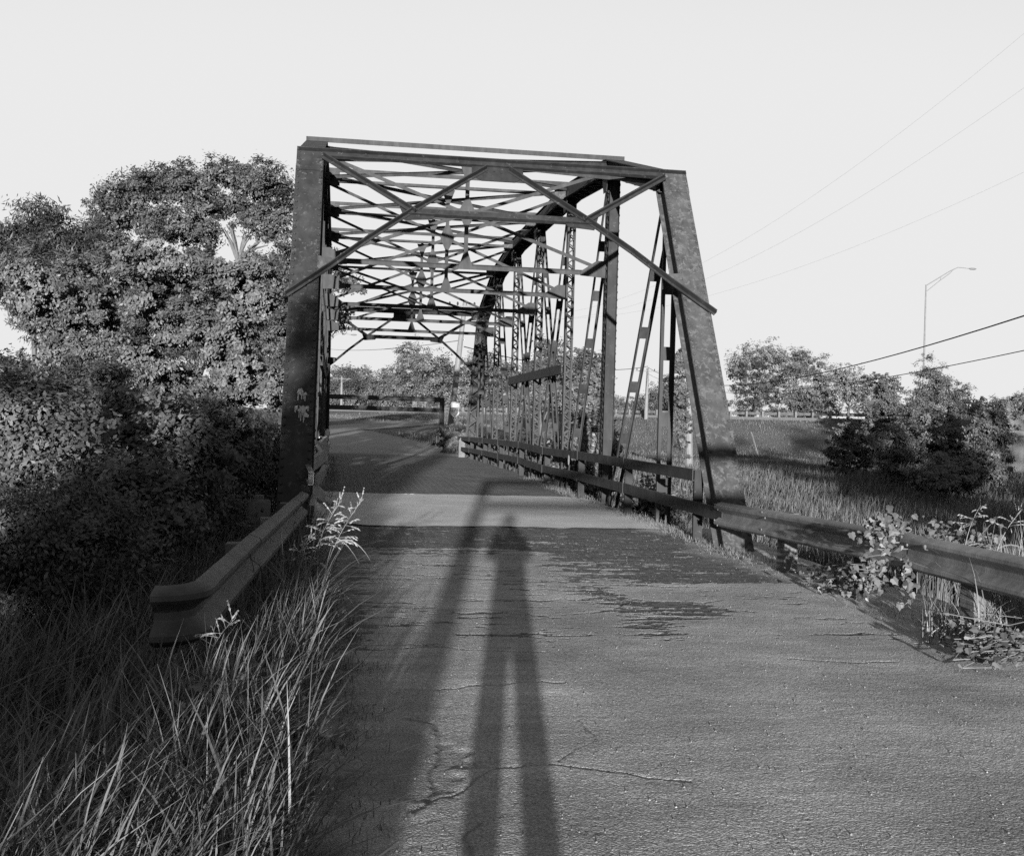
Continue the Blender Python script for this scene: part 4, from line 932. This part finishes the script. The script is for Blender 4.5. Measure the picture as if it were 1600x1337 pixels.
# vines and broad weeds
def leafpatch(name, pts, L, label, cat, seed, stems=True, mat='vine', face=(-.25, -.8, .45)):
    rng = rng_(seed); P = np.array(pts, float); n_ = len(P); base = P[P[:, 2].argmin()]; t = thing(name, base, label, cat)
    N = np.array(face)+rng.normal(size=(n_, 3))*.42; N /= np.linalg.norm(N, axis=1)[:, None]
    tt = rng.normal(size=(n_, 3))*.6+np.array([0, 0, -1]); tt -= (tt*N).sum(1)[:, None]*N; tt /= np.linalg.norm(tt, axis=1)[:, None]; bb = np.cross(N, tt)
    half = [(-.40, 0), (-.52, .20), (-.36, .44), (-.12, .36), (.08, .40), (.20, .20), (.56, 0)]
    l_ = L*rng.uniform(.45, 1.35, n_); fo = rng.uniform(.1, .5, n_); V = []
    for sg in (1, -1):
        for (a, b_) in half: V.append(P+tt*((a-.25*abs(b_)**1.5*0)*l_)[:, None]+bb*(sg*b_*l_)[:, None]-N*((abs(b_)*fo+.18*max(0, a)**2)*l_)[:, None])
    V = np.stack(V, 1).reshape(-1, 3); Fq = np.arange(n_*14).reshape(n_*2, 7)
    np_mesh('foliage', V, Fq, M[mat], t)
    if stems:
        mb = MB(); rg = random.Random(seed); o = P[np.argsort(P[:, 2])]
        for k in range(0, n_-3, 5): mb.tube([o[k]+[.02, .03, -.02], o[min(n_-1, k+2)]+[.02, .03, -.02], o[min(n_-1, k+5)]+[.02, .03, -.01]], .003, 4)
        mb.build('stem', M['straw'], t)
    return t
rng = rng_(400)
def scat(px, py, sx, sy, d0, d1, n_): 
    return [un(a, b_, c) for a, b_, c in zip(px+rng.normal(size=n_)*sx, py+rng.normal(size=n_)*sy, rng.uniform(d0, d1, n_))]
pts = scat(1395, 818, 16, 7, 9.9, 10.25, 60)+scat(1362, 832, 12, 9, 9.95, 10.2, 40)+scat(1385, 850, 14, 14, 9.85, 10.0, 38)+scat(1358, 885, 14, 16, 9.8, 10.0, 44)+scat(1365, 905, 14, 10, 9.8, 10.1, 40)
leafpatch('vine', pts, .058, 'broad leaved vine climbing over the right guardrail', 'vine', 401)
pts = [gp(a, b_)+[0, 0, c] for a, b_, c in zip(1330+rng.normal(size=210)*36, 925+rng.normal(size=210)*9, np.abs(rng.normal(size=210))*.12+.05)]
leafpatch('creeping_weed', pts, .055, 'leafy weed creeping along the road edge below the climbing vine', 'weed', 402)
leafpatch('vine', scat(1420, 905, 10, 16, 9.7, 9.9, 40), .07, 'leafy vine hanging by the guardrail post at right', 'vine', 403)
pts = [gp(a, b_)+[0, 0, c] for a, b_, c in zip(1555+rng.normal(size=330)*38, 1030+rng.normal(size=330)*13, np.abs(rng.normal(size=330))*.09+.05)]
leafpatch('creeping_weed', pts, .052, 'low broad leaved weed patch at the lower right road edge', 'weed', 404, face=(-.2, -.5, .8))
for k, (px, py, lab) in enumerate(((1462, 835, 'pale leafy weed peeping over the guardrail beside the vine'), (1497, 845, 'pale leafy weed over the guardrail, middle of three'), (1545, 845, 'pale leafy weed over the guardrail at the right edge of the photo'))):
    leafpatch('weed_plant', scat(px, py, 13, 13, 9.5, 10.1, 36)+scat(px, py+30, 12, 12, 9.5, 10.1, 16), .055, lab, 'weed', 410+k)
for k, (px, py, nn, lab) in enumerate(((505, 998, 70, 'low broad leaved weed at the left road edge below the seeding stalks'), (452, 1175, 60, 'small broad leaved weed in the grass at the lower left road edge'), (330, 1210, 50, 'broad leaved weed half hidden in the tall grass at lower left'))):
    pts = [gp(a, b_)+[0, 0, c] for a, b_, c in zip(px+rng.normal(size=nn)*22, py+rng.normal(size=nn)*10, np.abs(rng.normal(size=nn))*.08+.04+(.25 if k == 2 else 0))]
    leafpatch('verge_weed', pts, .05, lab, 'weed', 430+k, mat='grass')
n_ = 700; gpx = np.concatenate([rng.uniform(1530, 1640, n_//2), rng.uniform(1440, 1620, n_//2)]); 
P = np.array([un(a, 915 if q < n_//2 else 960, c) for q, (a, c) in enumerate(zip(gpx, rng.uniform(9.0, 10.2, n_)))]); P[:, 2] = zt(P[:, 0], P[:, 1])-.03
tag(blades('rail_grass', P, np.where(np.arange(n_) < n_//2, 1.0, .45)*rng.uniform(.6, 1.1, n_)*1.0, .010, (-.1, -.1), M['seed'], seed=420, seg=4, curl=.9), 'pale dry grass clump at the right guardrail', 'grass', kind='stuff')

# ------------------------------------------------------------------ poles, lamps, wires, building
def upole(px_t, py_t, px_b, py_b, D, r, label, arm=1.2, mat='pole', extra=False, zoff=0, name='utility_pole'):
    T = un(px_t, py_t, D); B = un(px_b, py_b, D); B[2] = float(zt(B[0], B[1]))-.3
    t = thing(name, (B[0], B[1], B[2]+.3), label, 'utility pole'); mb = MB(); mb.tube([B, (T+B)/2, T], [r, r*.85, r*.65], 10); mb.build('pole_shaft', M[mat], t)
    a = T+np.array([0, 0, -.35]); sd = r0
    mb = MB(); mb.bar(a-sd*arm-[0, r+.05, 0], a+sd*arm-[0, r+.05, 0], .1, .12, (0, 0, 1)); mb.build('cross_arm', M[mat], t)
    for q in (-.9, -.45, .5, .9):
        mb = MB(); c = a+sd*arm*q-[0, r+.05, 0]; mb.tube([c+[0, 0, .05], c+[0, 0, .12], c+[0, 0, .2], c+[0, 0, .26]], [.03, .06, .06, .03], 7); mb.build('insulator', M['black'], t)
    return t, T, B
p1, T1, B1 = upole(727, 470, 700, 690, 65, .19, 'leaning pale wooden utility pole at the far end of the bridge', 1.0)
u1 = un(711, 632, 64.6); mb = MB(); mb.box(u1, (.5, .2, .35)); mb.build('meter_box', M['white'], p1)
mb = MB(); mb.tube([u1+[-.2, 0, -.2], u1+[-.22, 0, -.5], u1+[0, 0, -.75], u1+[.22, 0, -.5], u1+[.2, 0, -.2]], .05, 6); mb.tube([u1+[0, 0, -.75], u1+[0, 0, -1.8]], .05, 6); mb.build('conduit', M['white'], p1)
upole(534, 588, 533, 652, 178, .22, 'small far pale utility pole left beyond the far height frame', 1.3)
p3, T3, B3 = upole(1012, 575, 1009, 664, 128, .22, 'pale utility pole on the highway embankment between truss posts', 1.4)
# pole swallowed by a climbing plant
B = un(1078, 700, 68); B[2] = float(zt(B[0], B[1])); T = un(1076, 545, 68)
vp = thing('overgrown_pole', B, 'pale pole swallowed by climbing leaves left of the right end post', 'utility pole')
mb = MB(); mb.tube([B-[0, 0, .3], (B+T)/2, T], [.24, .2, .16], 10); mb.build('pole_shaft', M['pole'], vp)
blv = []
for f_, w_ in ((0.0, .42), (.1, .4), (.2, .42), (.3, .45), (.42, .5), (.54, .58), (.66, .62), (.78, .58), (.9, .46), (1.0, .26)):
    c = un(1067-2*f_, 700+(545-700)*f_, 67.9); blv.append((c[0], c[1], c[2], w_, w_, .62))
foliage('climbing_leaves', blv, 15000, .15, M['leaf_far'], vp, 500, .22, 26, .5)
def lamp(px_b, px_t, py_t, D, tip, label, rad=.11):
    T = un(px_t, py_t, D); B = un(px_b, 660, D); B[2] = float(zt(B[0], B[1])); E = un(tip[0], tip[1], D)
    t = thing('street_lamp', B, label, 'street lamp'); mb = MB(); mb.tube([B-[0, 0, .2], T], [rad, rad*.6], 10); mb.build('pole_shaft', M['galv'], t)
    v_ = E-T; q = lambda f_, g: T+v_*f_+np.array([0, 0, g])
    mb = MB(); L = np.linalg.norm(v_)
    mb.tube([T-[0, 0, .08], q(.55, v_[2]*.30), q(.72, v_[2]*.34), q(.86, v_[2]*.18), E], [.05, .045, .04, .04, .04], 6)
    mb.tube([T-[0, 0, .30*L*.5], q(.3, -.02*L), q(.55, v_[2]*.18), q(.60, v_[2]*.3)], .035, 6); mb.tube([q(.32, -.02*L), q(.34, v_[2]*.2)], .025, 5)
    mb.build('arm', M['galv'], t)
    mb = MB(); d = v_/L; d[2] = 0; mb.ball(E+d*.25, (.42, .17, .10), 10, 6); mb.build('lamp_head', M['galv'], t)
lamp(1441, 1447, 445, 112, (1516, 420), 'tall street lamp with long curved arm above the right hand thicket')
lamp(478, 480, 548, 150, (550, 523), 'far street lamp whose arm shows past the left truss')
def cable(A, B, sag, r, label, mat='wire', n_=40):
    A = np.array(A, float); B = np.array(B, float); pts = [A+(B-A)*q-np.array([0, 0, sag*4*q*(1-q)]) for q in np.linspace(0, 1, n_)]
    mb = MB(); c0 = pts[0]; mb.tube(pts, r, 5); tag(mb.build('power_cable', M[mat], None, at=c0), label, 'cable')
cable(T3+[0, 0, .1], un(1760, 440, 26), 2.2, .022, 'thick dark cable crossing the sky above the right hand thicket')
cable(T3-[0, 0, .6], un(1760, 512, 26), 1.8, .014, 'thinner cable below the thick one at the right edge')
cable(T1-[0, 0, .1], un(1760, -85, 24), 3.3, .0034, 'highest hair thin wire slanting to the upper right corner', 'wire_pale')
cable(T1-[0, 0, .2], un(1760, 20, 24), 3.0, .0034, 'second hair thin wire below the highest one', 'wire_pale')
cable(T1-[0, 0, .3], un(1760, 190, 26), 2.2, .0034, 'lowest hair thin wire over the right end post', 'wire_pale')
cable(un(480, 540, 150), T1-[0, 0, 2.2], .6, .03, 'distant wire running to the leaning pole', 'wire_pale')
cable(T1-[0, 0, 2.6], T3+[0, 0, .2], .8, .03, 'slack wire seen between the posts of the right truss', 'wire')
# box sign on a post, leaning rod, building
c = un(1374, 612, 112); g = float(zt(c[0], c[1])); sg = thing('box_sign', (c[0], c[1], g), 'small pale box sign with dark top among the right hand trees', 'sign')
mb = MB(); mb.box(c, (1.0, .3, 1.0)); mb.build('upper_panel', M['roof_dark'], sg); mb = MB(); mb.box(c-[0, 0, 1.7], (.95, .28, 2.4)); mb.build('lower_panel', M['white'], sg)
mb = MB(); mb.box((c[0], c[1]-.2, (g+c[2]+.5)/2-.2), (.14, .1, c[2]-g+.6)); mb.build('post', M['black'], sg)
A = un(1174, 675, 80); B = un(1194, 728, 80); mb = MB(); mb.tube([A, B-[0, 0, .6]], .045, 6); tag(mb.build('leaning_rod', M['post_pale'], None, at=B), 'thin pale rod leaning on the grassy slope', 'rod')
A = un(1562, 655, 75); zg_ = float(zt(A[0], A[1])); W_ = 16; hB = A[2]-zg_
bl = thing('metal_building', (A[0], A[1], zg_), 'pale flat walled building at the right edge behind the thicket', 'building')
x1 = A+r0*W_; dep = np.array([math.sin(PSI), math.cos(PSI), 0])*12
def prism(P, z0, z1, mat, name, par):
    k = len(P); mb = MB(); mb.add([(p[0], p[1], z0) for p in P]+[(p[0], p[1], z1) for p in P], [tuple(range(k-1, -1, -1)), tuple(range(k, 2*k))]+[(i, (i+1) % k, k+(i+1) % k, k+i) for i in range(k)]); return mb.build(name, M[mat], par)
ins = r0*.25; f_ = -np.array([math.sin(PSI), math.cos(PSI), 0])
prism([A+ins, x1-ins, x1-ins+dep, A+ins+dep], zg_-.5, A[2]-1.1, 'wall_pale', 'wall', bl)
prism([A+f_*.2, x1+f_*.2, x1+dep, A+dep], A[2]-1.1, A[2], 'wall_pale', 'fascia', bl)
prism([A+f_*.26-r0*.05, x1+f_*.26, x1+f_*.2, A+f_*.2-r0*.05], A[2]-1.0, A[2]-.75, 'roof_dark', 'gutter', bl)
prism([A+ins+r0*5+f_*.04, A+ins+r0*8.5+f_*.04, A+ins+r0*8.5, A+ins+r0*5], zg_, zg_+3, 'roof_dark', 'roller_door', bl)
# small pale stub at the far end of the right railing
c = un(721, 707, 45.2); g = float(zr(45)); st = thing('stub_post', (c[0], c[1], g), 'short whitewashed stub post at the far end of the right railing', 'post')
mb = MB(); mb.box((c[0], c[1], g+.2), (.24, .24, .9)); mb.build('shaft', M['post_pale'], st); mb = MB(); mb.poly([(c[0]-.13, c[1], g+.65), (c[0]+.13, c[1], g+.65), (c[0]+.06, c[1], g+.78), (c[0]-.06, c[1], g+.78)], (0, 1, 0), .24); mb.build('cap', M['post_pale'], st)

# ------------------------------------------------------------------ the photographer, whose long shadow lies on the road
person = thing('person', (0, -.33, .01), 'person in shirt, trousers and brimmed hat holding a camera up, casting the long shadow', 'person')
def skin(joints, edges, name):
    me = bpy.data.meshes.new(name); me.from_pydata([j[:3] for j in joints], edges, []); o = bpy.data.objects.new(name, me); COL.objects.link(o)
    o.modifiers.new('skin', 'SKIN'); sv = me.skin_vertices[0].data
    for k, j in enumerate(joints): sv[k].radius = (j[3], j[4] if len(j) > 4 else j[3]); sv[k].use_root = (k == 0)
    sd = o.modifiers.new('sub', 'SUBSURF'); sd.levels = 2; sd.render_levels = 2
    dg = bpy.context.evaluated_depsgraph_get(); dg.update(); me2 = bpy.data.meshes.new_from_object(o.evaluated_get(dg)); bpy.data.objects.remove(o); return me2
J = [(0, 0, .92, .18, .13), (0, 0, 1.08, .18, .12), (0, -.01, 1.28, .20, .13), (0, -.01, 1.42, .17, .10), (0, 0, 1.50, .06), (0, .02, 1.58, .075, .085), (0, .03, 1.67, .085, .10), (0, .02, 1.75, .06, .07)]
Ed = [(i, i+1) for i in range(7)]
for sx in (-1, 1):
    k = len(J); J += [(sx*.10, 0, .82, .105), (sx*.12, .01, .50, .085), (sx*.135, -.01, .14, .075), (sx*.14, .0, .05, .055), (sx*.145, .12, .035, .04), (sx*.145, .19, .03, .03)]
    Ed += [(0, k), (k, k+1), (k+1, k+2), (k+2, k+3), (k+3, k+4), (k+4, k+5)]
    k = len(J); J += [(sx*.185, 0, 1.42, .08), (sx*.225, .10, 1.25, .075), (sx*.15, .22, 1.48, .055), (sx*.105, .26, 1.58, .034, .02)]
    Ed += [(3, k), (k, k+1), (k+1, k+2), (k+2, k+3)]
    for f_ in range(4):
        b0 = len(J); z = 1.635-.022*f_; x = sx*(.085)
        J += [(sx*.095, .285, z-.01, .010), (sx*.075, .315, z, .009), (sx*.052, .318-.004*f_, z, .008)]; Ed += [(k+3, b0), (b0, b0+1), (b0+1, b0+2)]
    b0 = len(J); J += [(sx*.085, .245, 1.565, .012), (sx*.06, .25, 1.58, .010)]; Ed += [(k+3, b0), (b0, b0+1)]
k = len(J); J += [(0, .125, 1.655, .016)]; Ed += [(6, k)]
me = skin([(j[0], j[1], j[2])+tuple(j[3:]) for j in J], Ed, 'body')
for mm in ('skin', 'shirt', 'trousers', 'shoe'): me.materials.append(M[mm])
for p in me.polygons:
    c = p.center
    p.material_index = 3 if c.z < .09 else 2 if c.z < .98 and abs(c.x) < .3 and c.y < .16 else 1 if (c.z < 1.475 and c.y < .2) else 0
    p.use_smooth = True
bo = bpy.data.objects.new('body', me); COL.objects.link(bo); bo.parent = person
mb = MB(); o3 = origin(person)
mb.tube([o3+[0, .03, 1.705], o3+[0, .03, 1.715]], [.19, .185], 20); mb.tube([o3+[0, .03, 1.71], o3+[0, .03, 1.77], o3+[0, .03, 1.815]], [.115, .105, .06], 16)
mb.build('hat', M['hat'], person, smooth=True)
kc = thing('handheld_camera', (0, -.09, 1.60), 'black handheld camera at the photographer eye behind the picture plane', 'camera')
mb = MB(); mb.box((0, -.10, 1.645), (.135, .045, .085)); mb.box((0, -.10, 1.695), (.05, .04, .02)); mb.build('camera_body', M['black'], kc)
mb = MB(); mb.tube([(0, -.078, 1.645), (0, -.05, 1.645), (0, -.035, 1.645)], [.033, .032, .030], 16); mb.build('lens', M['black'], kc)
